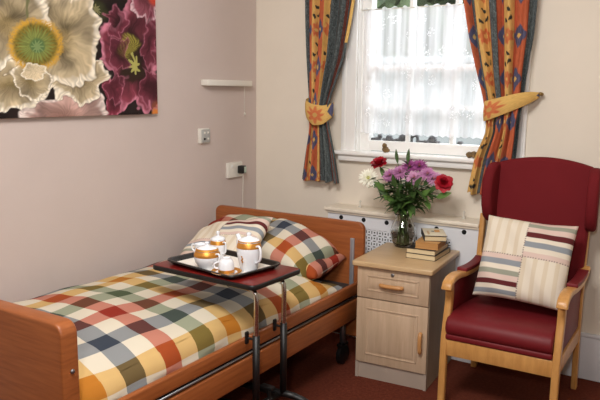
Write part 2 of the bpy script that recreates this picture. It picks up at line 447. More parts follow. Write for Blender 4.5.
# ------------------------------------------------------------------ curtains
C_YEL, C_ORG, C_SLT, C_BLU, C_RED, C_DRK = [np.array(lin(c)) for c in ((214, 174, 102), (188, 98, 66), (80, 86, 86), (84, 84, 110), (196, 86, 58), (58, 56, 50))]
def fabric(u, z, stripes, ph):
    """u 0..1 across the cloth, z height: colour of the printed cloth"""
    c = np.zeros((len(u), 3))
    per = .24
    for (a, b, kind) in stripes:
        k = (u >= a) & (u < b)
        if not k.any(): continue
        w = (u[k] - a) / (b - a) - .5; zz = z[k] + ph
        ww = w + .10 * (vnoise(u[k] * 90, zz * 60, 8) - .5); z2 = zz + .014 * (vnoise(u[k] * 70, zz * 50, 9) - .5)
        f = (z2 / per) % 1.0 - .5
        n = vnoise(u[k] * 160, zz * 70, 3); n2 = vnoise(u[k] * 45, zz * 22, 4)
        if kind == 'y':
            col = C_YEL[None] * (.78 + .2 * n[:, None] + .24 * n2[:, None])
            col = col * (1 - .22 * n2[:, None]) + C_ORG[None] * (.22 * n2[:, None])
            fl = ((ww / .44) ** 2 + (f / .17) ** 2) * (1 + .35 * np.cos(7 * np.arctan2(f / .2, ww / .42)))
            m = (sstep(1.15, .8, fl) * (.55 + .45 * n))[:, None]; col = col * (1 - m) + (C_RED * .6 + C_ORG * .4) * m
            col[fl < .08] = C_YEL
            for (dw, df, sg) in ((-.18, .34, 1), (.2, .40, -1), (.05, -.40, 1)):
                lf = (((ww - dw) + sg * (f - df) * 1.6) / .13) ** 2 + ((f - df) / .06) ** 2
                col[lf < 1] = C_DRK
        elif kind == 'o':
            col = C_ORG[None] * (.74 + .26 * n[:, None] + .26 * n2[:, None])
            d = np.abs(ww) / .62 + np.abs(((f + .5) % 1) - .5) / .29
            m = sstep(1.05, .9, d)[:, None]; col = col * (1 - m) + C_BLU * (.7 + .6 * n[:, None]) * m
            col[d < .24] = C_YEL
        elif kind == 'e':
            col = np.where((z[k] > 1.93)[:, None], C_YEL[None] * 1.05, C_SLT[None] * (.55 + .9 * n[:, None]))
        else:
            col = C_SLT[None] * (.55 + .9 * n[:, None])
            s2 = vnoise(u[k] * 240, zz * 150, 6) > .72
            col[s2] = C_SLT * 1.9
            ed = np.abs(np.abs(w) - .46) < .03
            col[ed] = C_RED * .4
        c[k] = col
    return c

def curtain(name, label, prof, stripes, folds, amp, ph, y0, fold=0):
    """prof: list of (z, xl, xr)"""
    prof = sorted(prof); Z = np.array([p[0] for p in prof]); XL = np.array([p[1] for p in prof]); XRr = np.array([p[2] for p in prof])
    root = thing(name, label, 'curtain', ((XL[-1] + XRr[-1]) / 2, y0, Z[0]))
    nu, nv = 300, 330
    u, t = np.meshgrid(np.linspace(0, 1, nu), np.linspace(0, 1, nv)); u = u.ravel(); t = t.ravel()
    z = Z[-1] + (Z[0] - Z[-1]) * t
    # smooth interpolation
    def si(A):
        zz = np.linspace(Z[0], Z[-1], 400); a = np.interp(zz, Z, A)
        kern = np.hanning(31); kern /= kern.sum(); ap = np.pad(a, 15, mode='edge'); a = np.convolve(ap, kern, 'valid')
        return np.interp(z, zz, a)
    xl, xr = si(XL), si(XRr)
    wdt = xr - xl
    tight = np.exp(-((z - 1.49) / .07) ** 2)
    warp = u + .012 * np.sin(u * 2 * PI * folds * .5 + 1) + .006 * np.sin(u * 40 + z * 3)
    x = xl + wdt * np.clip(warp, 0, 1)
    y = amp * (1 - .45 * tight) * np.sin(2 * PI * folds * u + .6 * np.sin(z * 2.2)) + .3 * amp * np.sin(2 * PI * folds * 2.1 * u + 1 + z)
    y += -.02 * tight
    z2 = z + np.where(t > .97, .006 * np.sin(u * 25), 0)
    V = np.stack([x - root.location.x, y, z2 - Z[0]], 1)
    ue = u + fold * (1 - u) * (1 - sstep(1.43, 1.56, z))
    cols = fabric(ue, z, stripes, ph)
    c = mesh('fabric', V, grid_faces(nu, nv), M['curtain'], root, True, cols=cols)
    sm = c.modifiers.new('s', 'SOLIDIFY'); sm.thickness = .003
    return root

cl = curtain('window_curtain', 'flowered striped curtain on the left of the window, tied back', [(2.55, -2.45, -2.03), (2.20, -2.445, -2.07), (2.05, -2.440, -2.095), (1.85, -2.43, -2.135), (1.70, -2.42, -2.19), (1.58, -2.41, -2.235), (1.47, -2.405, -2.25), (1.38, -2.405, -2.245), (1.2, -2.44, -2.20), (1.02, -2.47, -2.165)],
             [(0, .04, 's'), (.04, .17, 'o'), (.17, .29, 'y'), (.29, .40, 'o'), (.40, .54, 'y'), (.54, .68, 's'), (.68, .82, 's'), (.82, .972, 's'), (.972, 1.01, 'e')], 5, .022, .02, 3.935)
cr = curtain('window_curtain', 'flowered striped curtain on the right of the window, behind the armchair', [(2.55, -1.40, -.93), (2.15, -1.372, -.955), (1.95, -1.33, -.962), (1.75, -1.275, -.985), (1.62, -1.235, -.995), (1.5, -1.205, -1.0), (1.40, -1.20, -1.01), (1.25, -1.262, -1.015), (1.03, -1.302, -1.02)],
             [(0, .10, 'o'), (.10, .17, 's'), (.17, .36, 'y'), (.36, .46, 's'), (.46, .57, 'o'), (.57, .70, 'y'), (.70, .89, 'o'), (.89, 1.01, 's')], 4.5, .024, .10, 3.935, .17)

def tieback(parent, path, h, mid, tip):
    """path: list of (x,y,z,halfheight) in world"""
    P = [Vector(p[:3]) for p in path]; nu, nv = 90, 36
    L = np.linspace(0, 1, len(P)); V = []
    uu = np.linspace(0, 1, nu)
    X = np.interp(uu, L, [p.x for p in P]); Y = np.interp(uu, L, [p.y for p in P]); Zc = np.interp(uu, L, [p.z for p in P]); H = np.interp(uu, L, [p[3] for p in path])
    kern = np.hanning(17); kern /= kern.sum()
    sm = lambda a: np.convolve(np.pad(a, 8, mode='edge'), kern, 'valid')
    X, Y, Zc, H = sm(X), sm(Y), sm(Zc), sm(H)
    W = []; C = []
    for j in range(nv):
        t = j / (nv - 1) * 2 - 1
        for i in range(nu):
            V.append((X[i] - parent.location.x, Y[i] - .012 * (1 - t * t) - parent.location.y, Zc[i] + H[i] * t - parent.location.z)); W.append((uu[i], t))
    W = np.array(W); a, b = W[:, 0], W[:, 1]
    n = vnoise(a * 40, b * 12, 5)
    col = C_YEL[None] * (.9 + .2 * n[:, None])
    dx = (a - mid) / .19; dy = b / .95; rr = np.sqrt(dx ** 2 + dy ** 2); an = np.arctan2(dy, dx)
    fl = (sstep(.12, -.12, rr - (.72 + .2 * np.cos(8 * an))) * (.65 + .35 * n))[:, None]; col = col * (1 - fl) + (C_RED * .5 + C_ORG * .6) * fl; col[rr < .22] = C_YEL * .8
    d2 = np.abs(a - tip) / .13 + np.abs(b - .1) / 1.2; col[d2 < 1] = C_BLU
    o = mesh('tieback', V, grid_faces(nu, nv), M['curtain'], parent, True, cols=col)
    s = o.modifiers.new('s', 'SOLIDIFY'); s.thickness = .006; return o
tieback(cl, [(-2.43, 3.99, 1.56, .02), (-2.43, 3.93, 1.535, .035), (-2.40, 3.885, 1.50, .055), (-2.34, 3.872, 1.465, .07), (-2.27, 3.88, 1.465, .062), (-2.235, 3.92, 1.49, .05), (-2.225, 3.96, 1.51, .04)], .06, .55, .92)
tieback(cr, [(-1.215, 3.96, 1.51, .05), (-1.212, 3.91, 1.515, .056), (-1.19, 3.882, 1.52, .058), (-1.13, 3.87, 1.538, .054), (-1.04, 3.88, 1.57, .047), (-.97, 3.92, 1.595, .036), (-.925, 3.975, 1.61, .018), (-.92, 3.99, 1.615, .012)], .06, .34, .97)
for cc, x, z in ((cr, -.915, 1.618), (cl, -2.435, 1.565)):
    bm = tube(bmesh.new(), [(x - cc.location.x, WY - cc.location.y, z - cc.location.z), (x - cc.location.x, WY - .05 - cc.location.y, z - cc.location.z)], .007, 10)
    lathe(bm, [(0, -.012), (.012, -.008), (.014, 0), (.012, .008), (0, .012)], 12, (x - cc.location.x, WY - .05 - cc.location.y, z - cc.location.z))
    obj('tieback_hook', bm, M['tan_hook'], cc, smooth=True)

# ------------------------------------------------------------------ sill ornaments
def lump(name, label, cat, loc, pts, mt, group=None, seed=0):
    k = 1.3 if mt == M['darkstone'] else 1.0
    pts = [(x * k, y, z * k, r * k, sz) for (x, y, z, r, sz) in pts]
    bm = bmesh.new()
    for (x, y, z, r, sz) in pts:
        t = bmesh.new(); bmesh.ops.create_icosphere(t, subdivisions=2, radius=r)
        for v in t.verts:
            v.co *= 1 + .12 * math.sin(v.co.x * 190 + seed) * math.cos(v.co.z * 160 + seed)
            v.co.z *= sz; v.co += Vector((x, y, z))
            v.co.z = max(v.co.z, 0)
        merge(bm, t)
    o = obj(name, bm, mt, smooth=True); o.location = loc
    return tag(o, label, cat, group)
lump('stone_ornament', 'brown stone ornament on the white sill, nearer the left curtain', 'ornament', (-1.872, 4.015, 1.232), [(0, 0, .022, .022, 1), (-.008, 0, .045, .016, 1.1), (.012, 0, .016, .018, .8)], M['stone'])
lump('stone_ornament', 'low brown stone ornament on the white sill against the right curtain', 'ornament', (-1.305, 4.015, 1.232), [(-.01, 0, .018, .022, .9), (.016, 0, .022, .02, 1.05)], M['stone'], seed=2)
YS = WY + .1
lump('silhouette_ornament', 'small dark ornament behind the lace, furthest left of the row', 'ornament', (-1.99, YS, 1.302), [(0, 0, .006, .022, .5), (.016, 0, .02, .013, 1.2), (-.02, 0, .004, .016, .5)], M['darkstone'], None)
lump('silhouette_ornament', 'low dark peaked ornament behind the lace directly above the brown stone', 'ornament', (-1.905, YS, 1.302), [(-.02, 0, .004, .016, .6), (.004, 0, .012, .018, 1), (.028, 0, .004, .014, .6)], M['darkstone'], None, seed=1)
lump('silhouette_ornament', 'long dark crouching ornament behind the lace left of the arch', 'ornament', (-1.80, YS, 1.302), [(-.03, 0, .006, .016, .6), (-.004, 0, .018, .02, 1), (.022, 0, .016, .018, .9)], M['darkstone'], None, seed=3)
bm = bmesh.new()
tube(bm, smoothline([(-.022, 0, 0), (-.02, 0, .028), (0, 0, .044), (.02, 0, .03), (.02, 0, 0)], 5), [.011] * 21, 8); box(bm, (.04, 0, .006), (.05, .02, .012), .003)
o = obj('arch_ornament', bm, M['darkstone'], smooth=True); o.location = (-1.722, YS, 1.302)
tag(o, 'dark arched ornament with a see-through hole behind the lace', 'ornament')
lump('silhouette_ornament', 'dark pyramid-shaped ornament behind the lace, right of the arch', 'ornament', (-1.60, YS, 1.302), [(-.028, 0, .004, .02, .5), (0, 0, .014, .022, 1.1), (.026, 0, .004, .016, .6)], M['darkstone'], None, seed=4)
lump('silhouette_ornament', 'tiny grey ornament behind the lace near the right curtain', 'ornament', (-1.42, YS, 1.302), [(0, 0, .006, .012, .9), (.01, 0, .008, .008, 1)], M['darkstone'], None, seed=5)

# ------------------------------------------------------------------ picture
def painting():
    ys = np.array([1.968, 2.185, 2.429, 2.704, 2.992]); pxs = np.array([0, 40, 80, 120, 157.])
    y0, y1, z0, z1 = 1.60, 2.990, 1.478, 2.42
    nu, nv = 420, 260
    Yg, Zg = np.meshgrid(np.linspace(y0, y1, nu), np.linspace(z0, z1, nv)); Y = Yg.ravel(); Zz = Zg.ravel()
    px = np.interp(Y, ys, pxs); px = np.where(Y < ys[0], (Y - ys[0]) * 190, px)
    py = 117 - (Zz - z0) / (.0045 + .00124 * np.clip(px, 0, 157) / 157)
    opx, opy = px, py
    wx = vnoise(px / 11 + 40, py / 11 + 40, 61) - .5; wy = vnoise(px / 11 + 40, py / 11 + 40, 62) - .5
    wx2 = vnoise(px / 4 + 40, py / 4 + 40, 63) - .5; wy2 = vnoise(px / 4 + 40, py / 4 + 40, 64) - .5
    px = px + 9 * wx + 2.6 * wx2; py = py + 9 * wy + 2.6 * wy2
    c = np.zeros((len(px), 3))
    def rgb(*v): return np.array(lin(v))
    n1 = vnoise(px / 9, py / 9, 1); n2 = vnoise(px / 3, py / 3, 2)
    c[:] = rgb(34, 24, 22) * (.6 + .8 * n1[:, None])
    def blend(mask, col):
        m = np.clip(mask, 0, 1)[:, None]; c[:] = c * (1 - m) + col * m
    # pink-maroon poppies (two ruffled blooms)
    def ruffle(cx, cy, rx, ry, seed, lobes, cin, cmid, cedge, inner=.38, amp=.14):
        dx, dy = (px - cx) / rx, (py - cy) / ry; r = np.sqrt(dx * dx + dy * dy); a = np.arctan2(dy, dx)
        edge = 1 + amp * np.sin(a * lobes + seed) + amp * .6 * np.sin(a * (lobes * 2 + 1) + seed * 2) + .08 * (vnoise(a * 9 + 20, r * 2, seed) - .5)
        q = r / edge
        st = .5 + .5 * np.sin(a * 46 + 7 * vnoise(a * 5 + 9, q * 3, seed + 1)); st2 = vnoise(a * 14 + 30, q * 4, seed + 2)
        t = np.clip((q - inner) / (1 - inner), 0, 1)[:, None]
        shade = (.55 + .35 * st2 + .09 * st + .05)[:, None]
        big = vnoise(px / 13 + seed * 3, py / 13 + 7, seed + 5)[:, None]
        col = (cin * (1 - t) + cmid * t) * shade * (.45 + 1.0 * big)
        fold = sstep(.80, .93, q)[:, None] * (.6 + .6 * st2[:, None]); col = col * (1 - np.clip(fold, 0, 1)) + cedge * np.clip(fold, 0, 1) * (.75 + .35 * st[:, None])
        return q, a, col
    q, a, col = ruffle(134, 60, 31, 54, 3, 5, rgb(46, 24, 24), rgb(150, 66, 84), rgb(206, 130, 150), .3, .16)
    blend(1 - sstep(.97, 1.02, q), col)
    blend((1 - sstep(.3, .55, np.sqrt(((px - 132) / 26) ** 2 + ((py - 66) / 46) ** 2))), rgb(50, 34, 24))
    rr = np.sqrt(((px - 128) / 11) ** 2 + ((py - 48) / 13) ** 2); aa = np.arctan2(py - 60, px - 130)
    blend((1 - sstep(.7, 1.1, rr)) * (.35 + .65 * (np.sin(aa * 40) > 0)), rgb(150, 140, 60))
    dx, dy = (px - 133) / 7.5, (py - 67) / 9.5; rs_ = np.sqrt(dx * dx + dy * dy); an = np.arctan2(dy, dx)
    blend((rs_ < .5 + .5 * (np.cos(an * 4) ** 2)).astype(float), rgb(176, 172, 96))
    q, a, col = ruffle(146, 2, 16, 24, 8, 5, rgb(120, 60, 70), rgb(176, 100, 116), rgb(222, 190, 196), .2, .14); blend(1 - sstep(.97, 1.02, q), col)
    q, a, col = ruffle(112, 100, 10, 24, 5, 4, rgb(90, 36, 46), rgb(150, 60, 80), rgb(200, 120, 140), .2, .14); blend((1 - sstep(.97, 1.02, q)) * (px > 104), col)
    blend(sstep(150, 154, px) * sstep(98, 106, py + .3 * (px - 150)), rgb(214, 130, 60)); blend(sstep(149, 155, px) * (1 - sstep(6, 14, py)), rgb(196, 70, 50))
    dx, dy = (px - 100) / 6, (py - 12) / 7; rs_ = np.sqrt(dx * dx + dy * dy); an = np.arctan2(dy, dx)
    blend(1 - sstep(.9, 2.4, rs_), rgb(58, 60, 34)); blend((rs_ < .45 + .5 * (np.cos(an * 4) ** 2)).astype(float), rgb(128, 124, 84))
    for (cx, cy, rx, ry, sd) in ((117, 24, 11, 15, 51), (151, 44, 9, 26, 52), (115, 88, 9, 17, 53), (150, 92, 11, 18, 54), (120, 56, 8, 16, 55)):
        q, a, col = ruffle(cx, cy, rx, ry, sd, 4, rgb(70, 28, 36), rgb(140, 60, 80), rgb(196, 122, 142), .25, .2); blend((1 - sstep(.85, 1.05, q)) * .75, col)
    # bottom pink-white petals
    q, a, col = ruffle(62, 122, 46, 30, 11, 4, rgb(170, 130, 118), rgb(214, 178, 168), rgb(238, 222, 214), .2, .08); blend(1 - sstep(.97, 1.02, q), col)
    # the big cream poppy: three petal layers
    cw, cm, cd = rgb(248, 238, 218), rgb(214, 196, 162), rgb(140, 122, 84)
    for (cx, cy, rx, ry, s) in ((6, 84, 44, 24, 21), (78, 78, 28, 25, 22), (62, 38, 40, 52, 23), (8, 22, 46, 44, 24), (30, 78, 22, 19, 26)):
        q, a, col = ruffle(cx, cy, rx, ry, s, 4, cd, cm, cw, .1, .07)
        blend(1 - sstep(.97, 1.01, q), col)
        blend(sstep(.98, 1.0, q) * (1 - sstep(1.0, 1.05, q)) * .35, rgb(60, 46, 34))
    blend((1 - sstep(.2, 1, np.abs(px - 31) / 3)) * (1 - sstep(14, 24, py)), rgb(110, 110, 74))
    # stamens and heart
    px, py = opx + 1.2 * wx2, opy + 1.2 * wy2
    r = np.sqrt(((px - 36) / 27) ** 2 + ((py - 44) / 26) ** 2); an = np.arctan2(py - 44, px - 36)
    sp = vnoise(an * 22 + 50, r * 14, 31)
    blend(sstep(1.08, .95, r + .18 * (sp - .5)) * (.5 + .5 * (sp > .4)), rgb(204, 158, 58))
    blend(sstep(.92, .72, r), rgb(120, 104, 40) * (.6 + .8 * sp[:, None]))
    blend((1 - sstep(.45, .72, r + .1 * np.sin(an * 30))), rgb(126, 136, 70) * (.6 + .7 * vnoise(an * 18 + 9, r * 3, 4)[:, None]))
    blend((1 - sstep(.22, .34, np.sqrt(((px - 38) / 27) ** 2 + ((py - 45) / 26) ** 2))), rgb(84, 112, 66))
    dx, dy = (px - 38) / 7, (py - 46) / 7.5; rs_ = np.sqrt(dx * dx + dy * dy); an = np.arctan2(dy, dx)
    blend((rs_ < .4 + .55 * (np.cos(an * 5) ** 2)).astype(float) * .8, rgb(128, 150, 96))
    q, a, col = ruffle(33, 71, 13, 9, 41, 4, cm, cm, cw, .1, .1); blend(1 - sstep(.95, 1.02, q), col)
    root = thing('canvas_picture', 'unframed canvas print of cream and maroon poppies on the pink wall', 'picture', (WX, (y0 + y1) / 2, z0))
    X = np.full_like(Y, .0325)
    V = np.stack([X, Y - (y0 + y1) / 2, Zz - z0], 1)
    mesh('printed_face', V, grid_faces(nu, nv), M['print'], root, cols=c)
    hw = (y1 - y0) / 2; ed = c.reshape(nv, nu, 3)
    BX('stretcher', .002, .032, -hw, hw, 0, z1 - z0, mat('canvas_edge', (70, 48, 44), .8, c2=(170, 140, 120), scale=9), root)
painting()

# ------------------------------------------------------------------ wall fittings
t = thing('wall_light', 'slim white wall light with a pull cord above the bed head', 'wall light', (WX, 3.675, 1.648))
BX('housing', 0, .06, -.245, .228, 0, .040, M['white_plastic'], t, .005)
BX('end_cap', 0, .055, -.252, -.245, .002, .038, M['white_plastic'], t, .002)
bm = tube(bmesh.new(), [(.035, .17, 0), (.035, .17, -.18)], .0015, 6); lathe(bm, [(0, -.20), (.005, -.198), (.006, -.185), (.003, -.178), (0, -.176)], 10, (.035, .17, 0))
obj('pull_cord', bm, M['white_plastic'], t, smooth=True)
t = thing('call_point', 'small square white call panel on the pink wall below the wall light', 'wall panel', (WX, 3.43, 1.277))
BX('back_box', 0, .02, -.048, .048, 0, .096, M['white_plastic'], t, .004)
BX('face_plate', .02, .03, -.033, .046, .006, .09, M['grey_plastic'], t, .003)
for y, z, m in ((-.012, .068, 'white_plastic'), (.022, .068, 'white_plastic'), (-.012, .028, 'black'), (.022, .028, 'white_plastic')):
    bm = lathe(bmesh.new(), [(0, .003), (.007, .003), (.008, 0), (.008, -.002), (0, -.002)], 14); bmesh.ops.rotate(bm, cent=(0, 0, 0), matrix=Euler((0, R(90), 0)).to_matrix(), verts=bm.verts)
    bmesh.ops.translate(bm, vec=(.031, y, z), verts=bm.verts); obj('button', bm, M[m], t, smooth=True)
t = thing('wall_socket', 'white double wall socket above the headboard with a black plug in it', 'socket', (WX, 3.755, 1.02))
BX('face_plate', 0, .022, -.082, .082, 0, .105, M['white_plastic'], t, .004)
for y in (-.04,): BX('switch', .022, .027, y - .008, y + .008, .07, .09, M['white_gloss'], t, .002)
t = thing('mains_plug', 'black plug with a pale front pushed into the wall socket', 'plug', (WX + .022, 3.80, 1.045))
BX('plug_body', 0, .045, -.026, .024, 0, .055, M['black'], t, .008, 3)
BX('plug_label', .045, .047, -.004, .020, .006, .049, mat('pale_green_label', (190, 205, 190), .5), t, .001)
bm = tube(bmesh.new(), smoothline([(.03, .0, .0), (.03, .002, -.06), (.025, .004, -.2), (.03, .006, -.38), (.03, 0, -.6)], 6), .003, 6)
obj('cable', bm, M['white_plastic'], t, smooth=True)

# ------------------------------------------------------------------ radiator cover
rc = thing('radiator_cover', 'white painted radiator cover with lattice grille under the window', 'radiator cover', (-1.71, WY, 0))
X0, X1 = -.50, .52
bm = b2(bmesh.new(), X0 - .02, X1 + .004, -.185, -.001, .842, .866, .006, 3); b2(bm, X0 - .005, X1 + .005, -.172, -.001, .828, .842, .003)
obj('shelf', bm, M['shelf_cream'], rc, auto=40)
gx0, gx1, gz0, gz1 = -.37, .36, .22, .745
bm = bmesh.new()
b2(bm, X0, X1, -.158, -.14, gz1, .83); b2(bm, X0, X1, -.158, -.14, .0, gz0); b2(bm, X0, gx0, -.158, -.14, gz0, gz1); b2(bm, gx1, X1, -.158, -.14, gz0, gz1)
obj('front_panel', bm, M['rad_white'], rc)
for x in (X0, X1 - .016): BX('end_panel', x, x + .016, -.141, -.001, 0, .83, M['rad_white'], rc)
def grille():
    pit = .0375; sub = [0, .09, .24, .36, .64, .76, .91]
    nx = int((gx1 - gx0) / pit); nz = int((gz1 - gz0) / pit)
    xs = [gx0 + (gx1 - gx0) * (i + s) / nx for i in range(nx) for s in sub] + [gx1]
    zs = [gz0 + (gz1 - gz0) * (i + s) / nz for i in range(nz) for s in sub] + [gz1]
    V = [(x, -.152, z) for z in zs for x in xs]; F = []; n = len(xs)
    for j in range(len(zs) - 1):
        for i in range(n - 1):
            a, b = i % 7, j % 7
            par = (i // 7 + j // 7) % 2
            hole = (a == 3 and b == 3) or (b in (0, 6) and a in (2, 3, 4) and True) or (a in (0, 6) and b in (2, 3, 4))
            if not hole: F.append((j * n + i, j * n + i + 1, (j + 1) * n + i + 1, (j + 1) * n + i))
    o = mesh('grille', V, F, M['rad_white'], rc); s = o.modifiers.new('s', 'SOLIDIFY'); s.thickness = .004
grille()
BX('shade_backing', gx0 - .01, gx1 + .01, -.13, -.12, gz0 - .01, gz1 + .01, M['dark'], rc)  # black board painted as the shade inside the cover
for x in (-2.11, -1.945, -1.782, -1.62, -1.45, -1.278):
    bm = lathe(bmesh.new(), [(0, .001), (.010, .001), (.0135, .003), (.0145, 0), (.0145, -.004), (0, -.004)], 18)
    bmesh.ops.rotate(bm, cent=(0, 0, 0), matrix=Euler((R(90), 0, 0)).to_matrix(), verts=bm.verts); bmesh.ops.translate(bm, vec=(x + 1.71, -.159, .803), verts=bm.verts)
    obj('vent_hole', bm, M['dark'], rc, smooth=True)  # solid disc, the hole's inner shade is put in its black colour
for x, lab in ((-2.02, 'tiny clear plastic peg standing on the radiator cover left of the flowers'), (-1.315, 'tiny clear plastic peg standing on the radiator cover beside the armchair')):
    bm = lathe(bmesh.new(), [(0, 0), (.012, 0), (.012, .006), (.005, .01), (.004, .03), (.008, .035), (.006, .045), (0, .046)], 12)
    o = obj('plastic_peg', bm, M['clear'], smooth=True); o.location = (x, 3.965, .866); tag(o, lab, 'peg')

# ------------------------------------------------------------------ bed
BXL, BXR, BY0, BY1 = -2.868, -1.757, 1.39, 3.50
bed = thing('profiling_bed', 'cherry wood care bed with headboard, footboard and side rails', 'bed', ((BXL + BXR) / 2, (BY0 + BY1) / 2, 0))
hx = (BXR - BXL) / 2; hy = (BY1 - BY0) / 2
def board(name, y0, y1, zt, zb):
    pts = roundrect(-hx, hx, zb, zt, .045, 6)
    return obj(name, prism(pts, lambda a, b, d: (a, d, b), y0, y1, .009, 3), M['bedwood'], bed, auto=40)
hb = board('headboard', hy, hy + .035, .862, .16)
for x in (-hx + .05, hx - .075):
    bm = b2(bmesh.new(), x - .006, x + .020, hy - .012, hy - .0005, .30, .765, .002)
    b2(bm, x + .004, x + .010, hy - .0135, hy - .0115, .32, .755)
    obj('metal_channel', bm, M['zinc'], hb, auto=40)
fb = board('footboard', -hy - .028, -hy + .04, .868, .16)
bm = lathe(bmesh.new(), [(0, .006), (.007, .005), (.009, 0), (0, 0)], 14); bmesh.ops.rotate(bm, cent=(0, 0, 0), matrix=Euler((0, R(90), 0)).to_matrix(), verts=bm.verts)
bmesh.ops.translate(bm, vec=(hx, -hy + .01, .70), verts=bm.verts); obj('bolt', bm, M['steel'], fb, smooth=True)
for s in (1, -1):
    xa = s * (hx - .004)
    for z0, z1 in ((.446, .513), (.298, .416)):
        z0b = z0
        bm = b2(bmesh.new(), min(xa, xa - s * .026), max(xa, xa - s * .026), -hy + .04, hy, z0, z1, .008, 3)
        obj('side_rail', bm, M['railwood'], bed, auto=40)
    bm = tube(bmesh.new(), [(xa - s * .008, -hy + .04, .431), (xa - s * .008, hy, .431)], .006, 8); obj('rail_bar', bm, M['steel'], bed, smooth=True)
bm = b2(bmesh.new(), -hx + .06, hx - .06, -hy + .05, hy - .02, .26, .34); obj('bed_base', bm, M['black'], bed)
for sx in (-1, 1):
    for sy in (-1, 1):
        cx, cy = sx * (hx - .09), sy * (hy - .06)
        bm = tube(bmesh.new(), [(cx, cy, .30), (cx, cy, .13)], .018, 10); lg = obj('leg', bm, M['steel'], bed, smooth=True)
        bm = lathe(bmesh.new(), [(.0, -.02), (.045, -.02), (.06, -.012), (.06, .012), (.045, .02), (0, .02)], 20); bmesh.ops.rotate(bm, cent=(0, 0, 0), matrix=Euler((0, R(90), 0)).to_matrix(), verts=bm.verts)
        bmesh.ops.translate(bm, vec=(cx, cy, .061), verts=bm.verts); box(bm, (cx, cy, .125), (.035, .09, .02), .006)
        obj('castor', bm, M['black'], lg, auto=40)
o = BX('mattress', BXL + .05, BXR - .045, 1.45, 3.47, .345, .50, M['mattress'], None, .03, 3); tag(o, 'dark mattress showing under the checked bedding by the headboard', 'mattress')

def duvet():
    nx, ny = 110, 190
    xl, xr = -2.862, -1.795; cx, hw = (xl + xr) / 2, (xr - xl) / 2
    ya, yb = 1.452, 3.34
    # cross-section parameter: p in [-1,1] -> x,z
    def sec(p, y):
        a = abs(p); s = 1 if p > 0 else -1
        top = .645 - .02 * ((y - 2.3) / .9) ** 2 + .012 * math.sin(y * 4.1)
        if y > 3.1: top -= .10 * min(1, (y - 3.1) / .2)
        zl = .47 if s > 0 else .50
        th = a * PI / 2
        e = .34
        xx = s * hw * (math.sin(th) ** (.62)) if a > 0 else 0
        zz = zl + (top - zl) * (math.cos(th) ** .50 if a < 1 else 0)
        return cx + xx, zz
    V = []; UV = []
    ps = np.linspace(-1, 1, nx)
    ps = np.sign(ps) * np.abs(ps) ** .8
    for j in range(ny):
        y = ya + (yb - ya) * j / (ny - 1); row = [sec(p, y) for p in ps]
        # arc length measured leftwards from right edge
        acc = [0]
        for i in range(nx - 1, 0, -1): acc.append(acc[-1] + math.hypot(row[i][0] - row[i - 1][0], row[i][1] - row[i - 1][1]))
        acc = acc[::-1]
        # zero where x crosses -1.84 from the right
        for i, (x, z) in enumerate(row):
            e = .006 * math.sin(x * 9 + y * 5) + .004 * math.sin(y * 17 + x * 6) + .003 * math.sin(x * 31 - y * 11)
            endf = min(1, (y - ya) / .05)
            zz = z + e * min(1, acc[i] / .1) - .06 * (1 - endf) ** 2
            xx = x + (.006 * math.sin(y * 21) if i > nx * .8 else 0) * (1 if i < nx - 3 else .3)
            V.append((xx, y, zz)); UV.append((acc[i] - .165 + .10 + .8, y - 1.49 + .02 * math.sin(x * 3) - .05 * max(0, min(1, (acc[i] - .12) / .5)) + .8))
    o = mesh('duvet', V, grid_faces(nx, ny), M['checks'], None, True, uvs=UV)
    s = o.modifiers.new('s', 'SOLIDIFY'); s.thickness = .012; s.offset = -1
    return o
tag(duvet(), 'multicoloured checked duvet spread over the bed', 'duvet')

def pillow(name, w, h, t, mt, colfn=None, uvoff=(0, 0), n=40, sag=0, rot=0, pw=.45, uvs_=1.0, parent=None, rc=0):
    V = []; UV = []; Uv = []
    for side in (1, -1):
        for j in range(n):
            for i in range(n):
                u = i / (n - 1) * 2 - 1; v = j / (n - 1) * 2 - 1
                bulge = ((1 - u ** 4) * (1 - v ** 4)) ** pw if abs(u) < 1 and abs(v) < 1 else 0
                x = w / 2 * u * (1 - .05 * (1 - v * v) ** 1.0 * abs(u) ** 2); y = h / 2 * v * (1 - .06 * (1 - u * u) * abs(v) ** 2)
                z = side * t / 2 * bulge + .004 * bulge * math.sin(u * 11 + v * 7) * side + .006 * math.sin(u * 5 + v * 3) - sag * (u * u)
                V.append((x, y, z)); Uv.append((u, v))
                x *= 1 - rc * abs(u * v) ** 3; y *= 1 - rc * abs(u * v) ** 3
                a = R(rot); X, Y = x * math.cos(a) - y * math.sin(a), x * math.sin(a) + y * math.cos(a)
                UV.append((X * uvs_ + uvoff[0] + 1.6, Y * uvs_ + uvoff[1] + 1.6))
    g = grid_faces(n, n); F = list(g) + [tuple(q + n * n for q in f[::-1]) for f in g]
    cols = colfn(np.array(Uv)) if colfn is not None else None
    o = mesh(name, V, F, mt, parent, True, uvs=UV, cols=cols)
    b = bmesh.new(); b.from_mesh(o.data); bmesh.ops.remove_doubles(b, verts=b.verts, dist=1e-5); b.to_mesh(o.data); b.free()
    o.data.polygons.foreach_set('use_smooth', [True] * len(o.data.polygons))
    return o
def place(o, c, right, up):
    r = Vector(right).normalized(); u = Vector(up); u = (u - r * u.dot(r)).normalized(); n = r.cross(u)
    o.matrix_world = Matrix(((r.x, u.x, n.x, c[0]), (r.y, u.y, n.y, c[1]), (r.z, u.z, n.z, c[2]), (0, 0, 0, 1)))
    return o

